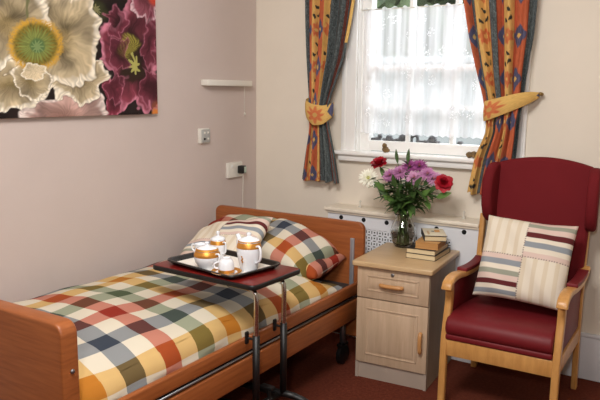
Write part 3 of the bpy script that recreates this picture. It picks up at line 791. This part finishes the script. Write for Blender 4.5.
o = pillow('pillow', .56, .36, .13, M['checks'], uvoff=(.05, .32), uvs_=1.7, rc=.12); place(o, (-2.14, 3.31, .645), (1, .0, -.10), (0, 1, .12))
tag(o, 'lower checked pillow lying flat by the headboard, under the upright one', 'pillow')
o = pillow('pillow', .56, .38, .19, M['checks'], uvoff=(.30, .16), rot=8, sag=.075, pw=.36, uvs_=1.4, rc=.16); place(o, (-2.165, 3.25, .722), (1, -.02, -.17), (-.05, .88, .34))
tag(o, 'checked pillow propped against the headboard at the open side of the bed', 'pillow')
o = pillow('pillow', .56, .40, .17, M['checks'], uvoff=(.62, .42), rot=20, sag=.03, rc=.12); place(o, (-2.58, 3.30, .712), (1, .0, .14), (.05, .86, .40))
tag(o, 'checked pillow propped by the pink wall behind the patchwork cushion', 'pillow')

P_CR, P_PK, P_SG, P_MR, P_BL, P_C2 = [np.array(lin(c)) for c in ((232, 222, 204), (222, 198, 186), (156, 158, 142), (100, 44, 46), (146, 152, 158), (222, 208, 184))]
TR = [(0, .10, P_PK), (.10, .22, P_SG), (.22, .36, P_PK), (.36, .50, P_MR), (.50, .61, P_CR), (.61, .75, P_BL), (.75, .88, P_CR), (.88, 1.01, P_PK)]
BLs = [(0, .12, P_PK), (.12, .25, P_BL), (.25, .36, P_CR), (.36, .48, P_SG), (.48, .60, P_PK), (.60, .72, P_MR), (.72, .82, P_CR), (.82, .93, P_BL), (.93, 1.01, P_CR)]
def patchwork(Uv):
    u, v = Uv[:, 0], Uv[:, 1]; c = np.zeros((len(u), 3)) + P_CR
    um, vt = 0.0, .04
    plain = np.where((np.sin(u * 26) > .2)[:, None], P_C2, P_CR); c[:] = plain
    tr = (u >= um) & (v > vt - .02); bl = (u < um) & (v <= vt)
    for a, b, k in TR:
        q = tr & ((1 - v) / (1 - vt) >= a) & ((1 - v) / (1 - vt) < b); c[q] = k
    for a, b, k in BLs:
        q = bl & ((vt - v) / (vt + 1) >= a) & ((vt - v) / (vt + 1) < b); c[q] = k
    dash = (np.sin(u * 110) > 0) & (np.abs(v - vt) < .009); dash2 = (np.sin(v * 110) > 0) & (np.abs(u - um) < .009)
    c[dash | dash2] = P_MR * .5 + P_CR * .3
    return c
o = pillow('patchwork_cushion', .52, .44, .14, M['patch'], patchwork, n=130, pw=.5); place(o, (-2.40, 2.98, .735), (1, .03, .22), (-.06, .86, .48))
tag(o, 'striped patchwork cushion on the bed behind the tea tray', 'cushion')

# ------------------------------------------------------------------ overbed table
TZ = .80
tb = thing('overbed_table', 'red topped overbed table on chrome and black legs across the bed', 'table', (-1.95, 2.455, 0), R(-2))
tL, tW = .625, .375
top = obj('tabletop', prism(roundrect(-tL / 2 + .006, tL / 2 - .006, -tW / 2 + .006, tW / 2 - .006, .03), lambda a, b, d: (a, b, d), TZ - .012, TZ, .002), M['tabletop'], tb, auto=40)
obj('edge_trim', prism(roundrect(-tL / 2, tL / 2, -tW / 2, tW / 2, .035), lambda a, b, d: (a, b, d), TZ - .024, TZ - .0015, .005, 3), M['black'], tb, auto=40)
LX = .262
for y, zs in ((-.105, .545), (.105, .545)):
    pts = smoothline([(LX - .16, y, TZ - .045), (LX - .05, y, TZ - .045), (LX - .012, y, TZ - .055), (LX, y, TZ - .09), (LX, y, .6), (LX, y, .45)], 6)
    obj('chrome_column', tube(bmesh.new(), pts, .0115, 12), M['chrome'], tb, smooth=True)
    sl = obj('lower_column', tube(bmesh.new(), [(LX, y, .19), (LX, y, zs)], .0165, 14), M['black'], tb, smooth=True)
    bm = tube(bmesh.new(), [(LX, y, zs - .02), (LX - .045, y - .01, zs - .015)], .006, 8)
    for k in (-1, 1): box(bm, (LX - .045, y - .01, zs - .015 + k * .014), (.012, .022, .03), .005)
    box(bm, (LX - .045, y - .01, zs - .015), (.016, .016, .02), .004)
    obj('clamp_knob', bm, M['black'], sl, auto=40)
for y in (-.105, .105):
    pts = smoothline([(LX + .13, y + .05, .075), (LX + .12, y + .045, .15), (LX + .06, y + .02, .185), (LX, y, .195), (LX - .2, y, .18), (LX - .55, y - .0, .15), (LX - .58, y, .075)], 6)
    obj('base_foot', tube(bmesh.new(), pts, .0165, 12), M['black'], tb, smooth=True)
obj('cross_bar', tube(bmesh.new(), [(LX - .02, -.105, .19), (LX - .02, .105, .19)], .015, 12), M['black'], tb, smooth=True)
bm = tube(bmesh.new(), [(LX - .02, .03, .19), (LX - .03, .02, .245)], .01, 8); box(bm, (LX - .03, .02, .25), (.07, .035, .018), .006)
obj('lever', bm, M['black'], tb, auto=40)
for y in (-.105, .105):
    for x, dy in ((LX + .13, .05), (LX - .58, 0)):
        bm = lathe(bmesh.new(), [(0, -.012), (.03, -.012), (.036, -.006), (.036, .006), (.03, .012), (0, .012)], 16); bmesh.ops.rotate(bm, cent=(0, 0, 0), matrix=Euler((R(90), 0, 0)).to_matrix(), verts=bm.verts)
        bmesh.ops.translate(bm, vec=(x, y + dy, .037), verts=bm.verts); box(bm, (x, y + dy, .065), (.03, .035, .03), .006)
        obj('castor', bm, M['black'], tb, auto=40)

# tray and tea things
def trayframe(bm, L, W, h0, h1):
    rings = []
    for (dl, z) in ((-.02, h0), (0, h1), (.012, h1 + .001), (.014, h1 - .004), (-.012, h0 - .003)):
        rings.append([bm.verts.new((x, y, z)) for x, y in roundrect(-L / 2 - dl, L / 2 + dl, -W / 2 - dl, W / 2 + dl, .035 + dl)])
    n = len(rings[0])
    for A, B in zip(rings, rings[1:]):
        for k in range(n): bm.faces.new((A[k], A[(k + 1) % n], B[(k + 1) % n], B[k]))
    bm.faces.new(rings[0]); bm.faces.new(rings[-1][::-1]); return bm
TR0 = (-1.965, 2.455, TZ)
tr = thing('serving_tray', 'black tray with a white paper liner on the red table', 'tray', TR0, R(-9))
obj('tray_body', trayframe(bmesh.new(), .445, .315, .004, .024), M['tray'], tr, auto=30)
obj('paper_liner', prism(roundrect(-.208, .208, -.144, .144, .03), lambda a, b, d: (a, b, d), .0045, .0065), M['linen'], tr)
ZT = TZ + .0068
def lath(name, prof, mt, parent, seg=40): return obj(name, lathe(bmesh.new(), prof, seg), mt, parent, auto=50)
def handle(name, pts, r, parent, seg=10, mt='china'): return obj(name, tube(bmesh.new(), smoothline(pts, 6), r, seg), M[mt], parent, smooth=True)

t = thing('coffee_pot', 'tall white china pot with gold band and lid on the tray', 'pot', (-1.80, 2.435, ZT), R(-15)); t.scale = (1.04, 1.04, 0.88)
lath('pot_body', [(0, 0), (.036, 0), (.039, .004), (.040, .02), (.048, .06), (.054, .10), (.054, .125), (.049, .15), (.046, .156), (.0, .156)], M['china'], t)
lath('gold_band', [(.0535, .124), (.0548, .1245), (.0548, .128), (.0500, .149), (.0475, .153), (.045, .153)], M['gold'], t)
ld = lath('lid', [(.046, .154), (.049, .158), (.046, .165), (.032, .174), (.012, .181), (.008, .186), (.012, .194), (.009, .202), (0, .204)], M['china'], t)
lath('gold_rim', [(.047, .1565), (.050, .158), (.0485, .162), (.046, .163)], M['gold'], ld)
handle('spout', [(-.045, 0, .085), (-.062, 0, .12), (-.068, 0, .155), (-.082, 0, .178)], [.018] * 6 + [.015] * 6 + [.010] * 7, t)
handle('handle', [(.046, 0, .135), (.07, 0, .14), (.08, 0, .11), (.074, 0, .07), (.048, 0, .05)], .0055, t)
bm = bmesh.new()
for k, (dx, dz) in enumerate(((0, .085), (.003, .075), (-.002, .066), (.002, .058))):
    box(bm, (.012 + dx, -.0495 + .004 * (1 - dz * 10), dz), (.007, .006, .009), .002)
obj('gold_motif', bm, M['gold'], t)

t = thing('sugar_bowl', 'low round white china bowl with two handles and gold band on the tray', 'sugar bowl', (-1.978, 2.352, ZT), R(-5)); t.scale = (1.12, 1.12, 1.12)
lath('bowl_body', [(0, 0), (.030, 0), (.032, .004), (.034, .01), (.048, .03), (.054, .05), (.052, .066), (.045, .076), (0, .076)], M['china'], t)
lath('gold_band', [(.0535, .054), (.0548, .056), (.0528, .067), (.0455, .077), (.043, .077)], M['gold'], t)
ld = lath('lid', [(.045, .075), (.047, .079), (.042, .088), (.025, .095), (.008, .099), (.006, .103), (.009, .109), (.006, .114), (0, .115)], M['china'], t)
lath('gold_rim', [(.0465, .078), (.048, .080), (.043, .0875), (.041, .088)], M['gold'], ld)
for s in (-1, 1): handle('handle', [(s * .045, 0, .066), (s * .066, 0, .07), (s * .070, 0, .05), (s * .05, 0, .028)], .0045, t)

t = thing('lidded_jug', 'medium white china jug with gold band and lid behind the low bowl', 'jug', (-2.045, 2.515, ZT), R(-10)); t.scale = (0.88, 0.88, 0.88)
lath('jug_body', [(0, 0), (.030, 0), (.032, .004), (.033, .02), (.042, .06), (.044, .085), (.040, .105), (.038, .112), (0, .112)], M['china'], t)
lath('gold_band', [(.0415, .087), (.0447, .089), (.0415, .104), (.0388, .11), (.037, .11)], M['gold'], t)
lath('lid', [(.038, .111), (.040, .116), (.037, .124), (.022, .131), (.008, .135), (.006, .142), (.011, .152), (.008, .16), (0, .162)], M['china'], t)
handle('handle', [(.038, 0, .10), (.058, 0, .105), (.064, 0, .08), (.058, 0, .05), (.038, 0, .04)], .0045, t)
handle('spout', [(-.036, 0, .07), (-.048, 0, .09), (-.056, 0, .112)], [.012] * 6 + [.008] * 7, t)

t = thing('creamer', 'small plain white china creamer at the far wall end of the tray', 'creamer', (-2.125, 2.48, ZT), R(10)); t.scale = (0.85, 0.85, 0.85)
lath('creamer_body', [(0, 0), (.024, 0), (.026, .004), (.036, .03), (.038, .05), (.032, .072), (.036, .088), (.034, .088), (.03, .072), (0, .06)], M['china'], t)
handle('handle', [(-.034, 0, .076), (-.054, 0, .08), (-.058, 0, .058), (-.036, 0, .036)], .0045, t)

t = thing('saucer', 'white saucer with broad gold rim under the upturned cup', 'saucer', (-1.845, 2.325, ZT))
lath('plate', [(0, .004), (.035, .005), (.040, .008), (.068, .016), (.069, .014), (.042, .003), (.035, 0), (0, 0)], M['china'], t)
lath('gold_rim', [(.050, .0112), (.0685, .0168), (.0694, .0152), (.067, .0135)], M['gold'], t)
t = thing('teacup', 'white china teacup turned upside down on the gold rimmed saucer', 'cup', (-1.845, 2.325, ZT + .0085))
lath('cup_body', [(.0345, 0), (.036, .002), (.0358, .025), (.0335, .046), (.027, .059), (.020, .064), (.020, .069), (.017, .069), (.015, .065), (0, .064)], M['china'], t)
lath('gold_band', [(.0355, .001), (.0370, .003), (.0368, .016), (.0352, .017)], M['gold'], t)
handle('handle', [(-.037, 0, .014), (-.056, -.008, .014), (-.060, -.01, .032), (-.036, 0, .045)], .0045, t)

# ------------------------------------------------------------------ bedside cabinet
CYW = R(4.2)
cab = thing('bedside_cabinet', 'pale beech bedside cabinet with one drawer and one door', 'cabinet', (-1.506, 3.585, 0), CYW)
cw, cd = .21, .255; CH = .69
bm = b2(bmesh.new(), -cw, -cw + .016, -cd + .018, cd, 0, CH - .025, .001); b2(bm, cw - .016, cw, -cd + .018, cd, 0, CH - .025, .001)
b2(bm, -cw + .016, cw - .016, cd - .012, cd - .002, .0, CH - .025); b2(bm, -cw + .016, cw - .016, -cd + .02, cd - .012, .095, .11); b2(bm, -cw + .016, cw - .016, -cd + .02, cd - .012, .470, .482)
obj('carcass', bm, M['cabside'], cab)
obj('worktop', prism(roundrect(-cw - .022, cw + .022, -cd - .03, cd + .008, .012, 4), lambda a, b, d: (a, b, d), CH - .028, CH, .006, 3), M['cabtop'], cab, auto=40)
def front(name, x0, x1, z0, z1, inset):
    bm = b2(bmesh.new(), x0, x1, -cd, -cd + .018, z0, z1, .003)
    o = obj(name, bm, M['cabwood'], cab, auto=40)
    ix0, ix1, iz0, iz1 = x0 + inset[0], x1 - inset[0], z0 + inset[1], z1 - inset[1]
    m = bmesh.new(); w = .010
    for a in ((ix0, ix1, iz0, iz0 + w), (ix0, ix1, iz1 - w, iz1), (ix0, ix0 + w, iz0, iz1), (ix1 - w, ix1, iz0, iz1)):
        b2(m, a[0], a[1], -cd - .005, -cd + .001, a[2], a[3], .0035, 2)
    obj('moulding', m, M['cabwood'], o, auto=40)
    b3 = b2(bmesh.new(), ix0 + w + .012, ix1 - w - .012, -cd - .003, -cd + .001, iz0 + w + .010, iz1 - w - .010, .0025)
    obj('raised_panel', b3, M['cabwood'], o, auto=40)
    return o
dr = front('drawer', -cw + .002, cw - .002, .480, .656, (.055, .042))
bm = tube(bmesh.new(), smoothline([(-.066, -cd - .012, .568), (-.05, -cd - .026, .568), (0, -cd - .030, .568), (.05, -cd - .026, .568), (.066, -cd - .012, .568)], 5), [.009, .010, .011] + [.0115] * 15 + [.011, .010, .009], 10)
for s in (-1, 1): tube(bm, [(s * .055, -cd, .568), (s * .055, -cd - .02, .568)], .008, 8)
obj('handle', bm, M['handle'], dr, smooth=True)
bm = lathe(bmesh.new(), [(0, .004), (.006, .004), (.010, .003), (.011, 0), (0, 0)], 16); bmesh.ops.rotate(bm, cent=(0, 0, 0), matrix=Euler((R(90), 0, 0)).to_matrix(), verts=bm.verts); bmesh.ops.translate(bm, vec=(0, -cd, .628), verts=bm.verts)
obj('lock', bm, M['steel'], dr, smooth=True)
do = front('door', -cw + .002, cw - .002, .098, .474, (.055, .05))
bm = tube(bmesh.new(), smoothline([(.176, -cd - .012, .222), (.176, -cd - .026, .235), (.176, -cd - .030, .278), (.176, -cd - .026, .32), (.176, -cd - .012, .333)], 5), [.009, .010, .011] + [.0115] * 15 + [.011, .010, .009], 10)
for s in (-1, 1): tube(bm, [(.176, -cd, .278 + s * .045), (.176, -cd - .02, .278 + s * .045)], .008, 8)
obj('handle', bm, M['handle'], do, smooth=True)
BX('plinth', -cw + .016, cw - .016, -cd + .014, -cd + .03, 0, .095, M['plinth'], cab)
BX('end_trim', -cw, -cw + .016, -cd + .006, -cd + .019, 0, .096, M['plinth'], cab)
BX('end_trim', cw - .016, cw, -cd + .006, -cd + .019, 0, .096, M['plinth'], cab)

# books
def book(label, cx, cy, z, w, d, h, rz, cover, page, spine='back', extra=None):
    """w along local x, d along local y; spine side"""
    t = thing('book', label, 'book', (cx, cy, z), rz, 'books stacked on the bedside cabinet')
    th = .002
    bm = b2(bmesh.new(), -w / 2, w / 2, -d / 2, d / 2, 0, th, .001); b2(bm, -w / 2, w / 2, -d / 2, d / 2, h - th, h, .001)
    if spine == 'left': b2(bm, -w / 2, -w / 2 + th, -d / 2, d / 2, 0, h, .001)
    elif spine == 'back': b2(bm, -w / 2, w / 2, d / 2 - th, d / 2, 0, h, .001)
    obj('cover', bm, M[cover], t, auto=40)
    g = .004
    x0 = -w / 2 + (th if spine == 'left' else g); y1 = d / 2 - (th if spine == 'back' else g)
    obj('pages', b2(bmesh.new(), x0, w / 2 - g, -d / 2 + g, y1, th, h - th), M[page], t)
    return t
z = CH
book('black covered book at the bottom of the stack on the cabinet', -1.412, 3.655, z, .175, .27, .030, R(2), 'cover_black', 'page', 'back'); z += .0301
book('black covered book second from the bottom of the stack', -1.416, 3.65, z, .170, .26, .028, R(4), 'cover_black', 'page', 'back'); z += .0281
book('thick tan book third from the bottom of the stack', -1.395, 3.64, z, .135, .20, .038, R(8), 'cover_tan', 'page2', 'back'); z += .0381
t = book('ivory covered book lying on top of the stack', -1.400, 3.70, z, .125, .22, .032, R(27), 'cover_white', 'page', 'left')
BX('spine', -.0645, -.0615, -.1105, .1105, -.0003, .0325, M['cover_black'], t)
BX('cover_edge', -.0615, .063, -.1105, .1105, -.0003, .0028, M['cover_black'], t)
BX('cover_edge', -.0615, .0635, -.1112, -.1085, .0285, .0324, M['cover_black'], t)
bm = box(bmesh.new(), (.02, .03, .0324), (.03, .06, .0006)); obj('cover_picture', bm, M['cover_orange'], t)
bm = lathe(bmesh.new(), [(0, .0009), (.010, .0009), (.010, 0)], 14, (-.005, .02, .0322)); obj('cover_picture', bm, M['darkstone'], t)
z_bm = bmesh.new()
for k in range(5): box(z_bm, (-.035, -.06 + .02 * k, .0322), (.012, .012, .0005))
obj('cover_picture', z_bm, M['cover_tan'], t)

# ------------------------------------------------------------------ vase and flowers
VX, VY, VZ = -1.622, 3.765, CH
vs = thing('glass_vase', 'clear bulbous glass vase of water on the bedside cabinet', 'vase', (VX, VY, VZ)); vs.scale = (1.18, 1.18, 1.02)
out = [(.0, .0), (.034, .0), (.044, .008), (.058, .04), (.066, .075), (.066, .10), (.056, .135), (.044, .16), (.040, .175), (.044, .195), (.052, .205)]
inn = [(.049, .205), (.041, .195), (.037, .175), (.041, .16), (.053, .135), (.063, .10), (.063, .075), (.055, .04), (.041, .012), (0, .010)]
obj('vase_body', lathe(bmesh.new(), out + inn, 40), M['vase'], vs, smooth=True)
obj('water', lathe(bmesh.new(), [(0, .0115), (.040, .013), (.0535, .04), (.0615, .075), (.0615, .095), (0, .095)], 32), M['water'], vs, smooth=True)

def leafmesh(V, F, base, d, up, L, W, curl=.25, n=6, rnd=False):
    d = Vector(d).normalized(); s = d.cross(Vector(up)); s = s.normalized() if s.length > 1e-4 else d.orthogonal().normalized(); nn = s.cross(d).normalized()
    k = len(V)
    for i in range(n + 1):
        t = i / n; w = W * math.sin(PI * min(1, t * .93 + .05)) ** .8 * (1 - .25 * t)
        if rnd: w = W * (.35 + .65 * min(1, t * 1.6)) * math.sqrt(max(.02, 1 - max(0, (t - .6) / .4) ** 2 * .96))
        c = Vector(base) + d * (L * t) - nn * (curl * L * t * t)
        V += [c - s * w / 2 + nn * .15 * w, c, c + s * w / 2 + nn * .15 * w]
    for i in range(n):
        a = k + 3 * i
        F += [(a, a + 1, a + 4, a + 3), (a + 1, a + 2, a + 5, a + 4)]

def petals(V, F, c, axis, layers):
    """layers: (count, radius, length, width, elevation deg, curl)"""
    ax = Vector(axis).normalized(); e1 = ax.orthogonal().normalized(); e2 = ax.cross(e1)
    for (cnt, r0, L, W, el, curl) in layers:
        o = random.uniform(0, 6)
        for i in range(cnt):
            a = 2 * PI * i / cnt + o + random.uniform(-.1, .1); rad = e1 * math.cos(a) + e2 * math.sin(a)
            ee = R(el + random.uniform(-8, 8)); d = rad * math.cos(ee) + ax * math.sin(ee)
            leafmesh(V, F, Vector(c) + rad * r0, d, ax, L * random.uniform(.88, 1.1), W, curl, 6, W > .03)

def stem_path(tip, spread=.03):
    tip = Vector(tip); a = random.uniform(0, 6.28)
    b = Vector((VX + .028 * math.cos(a), VY + .028 * math.sin(a), VZ + .02))
    m = Vector((VX + (tip.x - VX) * .10 + .012 * math.cos(a), VY + (tip.y - VY) * .10 + .012 * math.sin(a), VZ + .19))
    q = m.lerp(tip, .55) + Vector((0, 0, .02))
    return smoothline([b, m, q, tip], 7)

def flower(name, label, cat, tip, axis, layers, pm, heart=None, nleaf=3, group=None, rad=.0028, leafm='leaf', lw=.03, ll=.075, ball=None):
    root = thing(name, label, cat, tip, 0, group); T = Vector(tip)
    P = stem_path(tip); loc = [p - T for p in P]
    obj('stem', tube(bmesh.new(), loc, rad, 6), M['stem'], root, smooth=True)
    if layers:
        V, F = [], []; petals(V, F, (0, 0, 0), axis, layers)
        mesh('bloom', V, F, M[pm], root, True)
        ax = Vector(axis).normalized()
        bm = lathe(bmesh.new(), [(0, -.02), (.006, -.016), (.009, -.006), (.008, .002), (0, .004)], 10)
        bmesh.ops.rotate(bm, cent=(0, 0, 0), matrix=Vector((0, 0, 1)).rotation_difference(ax).to_matrix(), verts=bm.verts); obj('calyx', bm, M['stem'], root, smooth=True)
        if heart:
            t = bmesh.new(); bmesh.ops.create_icosphere(t, subdivisions=2, radius=heart[1]); bmesh.ops.translate(t, vec=ax * heart[2], verts=t.verts); obj('flower_heart', t, M[heart[0]], root, smooth=True)
    if nleaf:
        V, F = [], []; n = len(loc)
        for k in range(nleaf):
            i = int(n * (.48 + .48 * (k + .5) / nleaf)); i = min(i, n - 1); a = random.uniform(0, 6.28)
            d = Vector((math.cos(a), math.sin(a) * .7, random.uniform(-.1, .7)))
            leafmesh(V, F, loc[i], d, (0, 0, 1), ll * random.uniform(.7, 1.2), lw * random.uniform(.8, 1.2), random.uniform(.1, .5))
        mesh('leaves', V, F, M[leafm], root, True)
    return root

CARN = [(8, .004, .034, .034, 80, -.1), (10, .008, .042, .040, 62, .1), (12, .009, .044, .042, 40, .2), (11, .009, .042, .040, 14, .25)]
ROSE = [(5, .003, .032, .038, 84, -.15), (7, .008, .038, .044, 70, -.1), (8, .010, .044, .048, 46, .15), (8, .010, .045, .048, 18, .3)]
MUM = [(12, .003, .030, .012, 75, -.2), (18, .006, .042, .013, 52, 0), (22, .007, .052, .014, 28, .1), (24, .007, .056, .015, 5, .15)]
SMUM = [(12, .003, .026, .009, 72, -.1), (20, .005, .038, .010, 44, .05), (24, .006, .046, .012, 16, .15), (22, .006, .046, .012, -10, .2)]
flower('red_carnation', 'red carnation at the upper left of the vase, above the white bloom', 'flower', (-1.783, 3.74, 1.185), (-.15, -.4, .9), CARN, 'red', None, 3)
flower('white_chrysanthemum', 'white chrysanthemum at the far left of the vase', 'flower', (-1.838, 3.71, 1.100), (.2, -.9, .45), MUM, 'white_petal', ('yellow_green', .010, .012), 3)
flower('red_rose', 'red rose leaning out at the far right of the vase', 'flower', (-1.362, 3.72, 1.105), (.25, -.6, .5), ROSE, 'red', None, 4, leafm='leaf_light')
for (x, y, zz, m, lab) in ((-1.700, 3.72, 1.128, 'lilac', 'lilac pink chrysanthemum, leftmost of the purple blooms in the vase'),
                           (-1.640, 3.73, 1.150, 'lilac', 'lilac pink chrysanthemum below the tall upright leaf'),
                           (-1.590, 3.76, 1.185, 'magenta', 'deep magenta chrysanthemum at the top of the purple blooms, left one'),
                           (-1.535, 3.77, 1.190, 'magenta', 'deep magenta chrysanthemum at the top of the purple blooms, right one'),
                           (-1.545, 3.72, 1.125, 'pinkpale', 'pale pink chrysanthemum low in the middle of the bouquet'),
                           (-1.470, 3.74, 1.150, 'lilac', 'lilac pink chrysanthemum near the right edge of the purple blooms'),
                           (-1.430, 3.75, 1.125, 'pinkpale', 'pale pink chrysanthemum, rightmost of the purple blooms beside the rose')):
    flower('pink_chrysanthemum', lab, 'flower', (x, y, zz), (random.uniform(-.3, .3), -.6, .8), SMUM, m, ('orange_heart', .007, .008), 4, rad=.0022)
def sprig(label, tip, nl, ll, lw, lm, group=None, name='leaf_sprig'):
    root = thing(name, label, 'leaf sprig', tip, 0, group); T = Vector(tip); loc = [p - T for p in stem_path(tip)]
    obj('stem', tube(bmesh.new(), loc, .002, 6), M['stem'], root, smooth=True)
    V, F = [], []; n = len(loc)
    for k in range(nl):
        i = int(n * (.42 + .57 * (k + .5) / nl)); i = min(i, n - 1); a = random.uniform(0, 6.28)
        leafmesh(V, F, loc[i], (math.cos(a), math.sin(a) * .7, random.uniform(-.3, .8)), (0, 0, 1), ll * random.uniform(.7, 1.25), lw * random.uniform(.8, 1.2), random.uniform(.1, .6))
    d = (loc[-1] - loc[-3]).normalized(); leafmesh(V, F, loc[-1], d, (0, -1, .2), ll, lw, .1)
    mesh('leaves', V, F, M[lm], root, True); return root
sprig('tall upright green leaf sprig at the top of the bouquet', (-1.665, 3.75, 1.20), 5, .085, .026, 'leaf')
sprig('green leaf sprig pointing up and right above the magenta blooms', (-1.60, 3.75, 1.205), 5, .085, .028, 'leaf')
sprig('dark green sprig with violet tip poking out left of the white bloom', (-1.855, 3.74, 1.085), 5, .055, .018, 'leaf')
sprig('fresh green leafy sprig drooping below the red rose', (-1.40, 3.72, 1.02), 5, .095, .04, 'leaf_light')
for tip in ((-1.76, 3.73, 1.05), (-1.72, 3.70, 1.03), (-1.69, 3.74, 1.07), (-1.65, 3.70, 1.06), (-1.60, 3.74, 1.10), (-1.57, 3.71, 1.05), (-1.53, 3.70, 1.07), (-1.49, 3.74, 1.08), (-1.46, 3.72, 1.04), (-1.43, 3.76, 1.07), (-1.66, 3.76, 1.10), (-1.74, 3.76, 1.10), (-1.70, 3.71, 1.00), (-1.62, 3.69, 1.00), (-1.55, 3.70, 1.0), (-1.50, 3.72, 1.02), (-1.66, 3.71, .97), (-1.58, 3.72, .97)):
    sprig('green leaf sprig among the flower stems in the glass vase', tip, 13, .085, .036, random.choice(('leaf', 'leaf', 'leaf_light')), 'green leaf sprigs in the vase')

# ------------------------------------------------------------------ armchair
ch = thing('armchair', 'high-backed red vinyl wing armchair with beech frame', 'armchair', (-.880, 3.545, 0), R(.8))
W2 = .283; BCX = .044
def cw_(pts, w, t, x, name, mt='chairwood', parent=ch): return obj(name, sweep_rect(pts, w, t, x), M[mt], parent, auto=40)
for s in (-1, 1):
    x = s * W2
    fl = smoothline([(-.305, 0, 0), (-.298, .18, 0), (-.290, .34, 0), (-.268, .46, 0), (-.245, .56, 0), (-.25, .655, 0)], 5)
    cw_([(p.x, p.y, .034 + .010 * min(1, p.y / .4)) for p in fl], .036, .042, x + (.012 if s < 0 else 0), 'front_leg')
    bl = smoothline([(.305, 0, 0), (.285, .2, 0), (.275, .42, 0), (.295, .66, 0), (.335, .93, 0)], 5)
    cw_([(p.x, p.y) for p in bl], .030, .044, x, 'back_leg')
    ar = smoothline([(-.335, .635, 0), (-.325, .662, 0), (-.28, .680, 0), (-.20, .683, 0), (-.08, .668, 0), (.08, .658, 0), (.20, .668, 0), (.285, .70, 0)], 5)
    n = len(ar)
    arm = cw_([(p.x, p.y, .034 - .008 * i / n) for i, p in enumerate(ar)], .052, .034, x + .020 - s * .006, 'armrest')
    pd = [p for p in ar if -.13 < p.x < .24]
    obj('arm_pad', sweep_rect([(p.x, p.y + .022, .020) for p in pd], .054, .022, x + .020 - s * .006), M['vinyl'], arm, auto=40)
    obj('side_rail', b2(bmesh.new(), x - .012, x + .012, -.29, .28, .285, .365, .005), M['chairwood'], ch, auto=40)
    sp = [(-.262, .37), (-.262, .44), (-.235, .52), (-.228, .655), (-.08, .65), (.08, .64), (.2, .65), (.285, .675), (.27, .52), (.262, .37)]
    obj('side_panel', prism(sp, lambda a, b, d: (d, a, b), x - s * .016, x + s * .004, .004), M['vinyl'], ch, auto=40)
    wg = [(.30, .915), (.240, .905), (.198, .935), (.172, 1.0), (.164, 1.08), (.172, 1.15), (.205, 1.205), (.26, 1.235), (.345, 1.235), (.335, 1.10)]
    obj('wing', prism(wg, lambda a, b, d: (BCX + d + s * .015 * max(0, (.29 - a)) / .13, a, b), s * .232, s * .290, .02, 4), M['vinyl_back'], ch, auto=50)
obj('seat_rail', b2(bmesh.new(), -W2 + .016, W2 - .016, -.306, -.282, .280, .365, .005), M['chairwood'], ch, auto=40)
obj('seat_rail', b2(bmesh.new(), -W2 + .016, W2 - .016, .262, .285, .285, .365, .005), M['chairwood'], ch, auto=40)
def seat():
    pts = [(-.318, .408), (-.325, .43), (-.318, .462), (-.295, .485), (-.25, .497), (-.1, .497), (.08, .482), (.26, .465), (.26, .39), (-.29, .39), (-.306, .395)]
    return obj('seat', prism(pts, lambda a, b, d: (d, a, b), -.264, .264, .014, 4), M['vinyl'], ch, auto=50)
seat()
obj('seat_border', b2(bmesh.new(), -.264, .264, -.312, .24, .366, .398, .010, 3), M['vinyl'], ch, auto=40)
def back():
    top = [(BCX + x, 1.232 + .044 * (1 - (x / .262) ** 2)) for x in np.linspace(.262, -.262, 15)]
    pts = [(BCX - .24, .44), (BCX + .24, .44)] + top
    k = lambda h: .215 + (h - .44) * .11
    return obj('backrest', prism(pts, lambda a, b, d: (a, k(b) + d, b), 0, .055, .022, 4), M['vinyl_back'], ch, auto=50)
back()
o = pillow('patchwork_cushion', .465, .45, .15, M['patch'], patchwork, n=150, pw=.5)
place(o, (-.846, 3.565, .752), (1, .02, -.035), (.07, .42, .9)); tag(o, 'striped patchwork cushion propped on the red armchair', 'cushion')

# ------------------------------------------------------------------ lights, world, camera
def area(name, loc, target, size, power, color=(1, 1, 1), shape='DISK'):
    l = bpy.data.lights.new(name, 'AREA'); l.shape = shape; l.size = size; l.energy = power; l.color = color
    o = bpy.data.objects.new(name, l); COL.objects.link(o); o.location = loc
    o.rotation_euler = (Vector(target) - Vector(loc)).to_track_quat('-Z', 'Y').to_euler(); return o
area('ceiling_bounce_light', (-1.10, 1.15, 2.90), (-1.6, 3.0, .8), 1.1, 100, (1, .97, .94))
area('camera_flash_light', (-.05, -.25, 1.98), (-1.5, 3.2,   .9), .16, 27, (1, .98, .96))

wd = bpy.data.worlds.new('World'); S.world = wd; wd.use_nodes = True
nt = wd.node_tree; bg = nt.nodes['Background']; bg.inputs[0].default_value = (.90, .95, 1, 1); bg.inputs[1].default_value = 6.2

cam = bpy.data.cameras.new('camera'); co = bpy.data.objects.new('camera', cam); COL.objects.link(co)
yaw, pitch, roll, f = .56074, -.158915, .0110487, 679.6
fw = Vector((-math.sin(yaw) * math.cos(pitch), math.cos(yaw) * math.cos(pitch), math.sin(pitch)))
r_ = Vector((math.cos(yaw), math.sin(yaw), 0)); u_ = r_.cross(fw)
r2 = r_ * math.cos(roll) + u_ * math.sin(roll); u2 = -r_ * math.sin(roll) + u_ * math.cos(roll)
co.matrix_world = Matrix(((r2.x, u2.x, -fw.x, 0), (r2.y, u2.y, -fw.y, 0), (r2.z, u2.z, -fw.z, 1.62), (0, 0, 0, 1)))
cam.sensor_width = 36; cam.lens = f / 600 * 36; cam.clip_start = .02
S.camera = co
S.view_settings.view_transform = 'Standard'; S.view_settings.look = 'None'
S.view_settings.exposure = 0; S.view_settings.gamma = 1; S.view_settings.use_curve_mapping = False
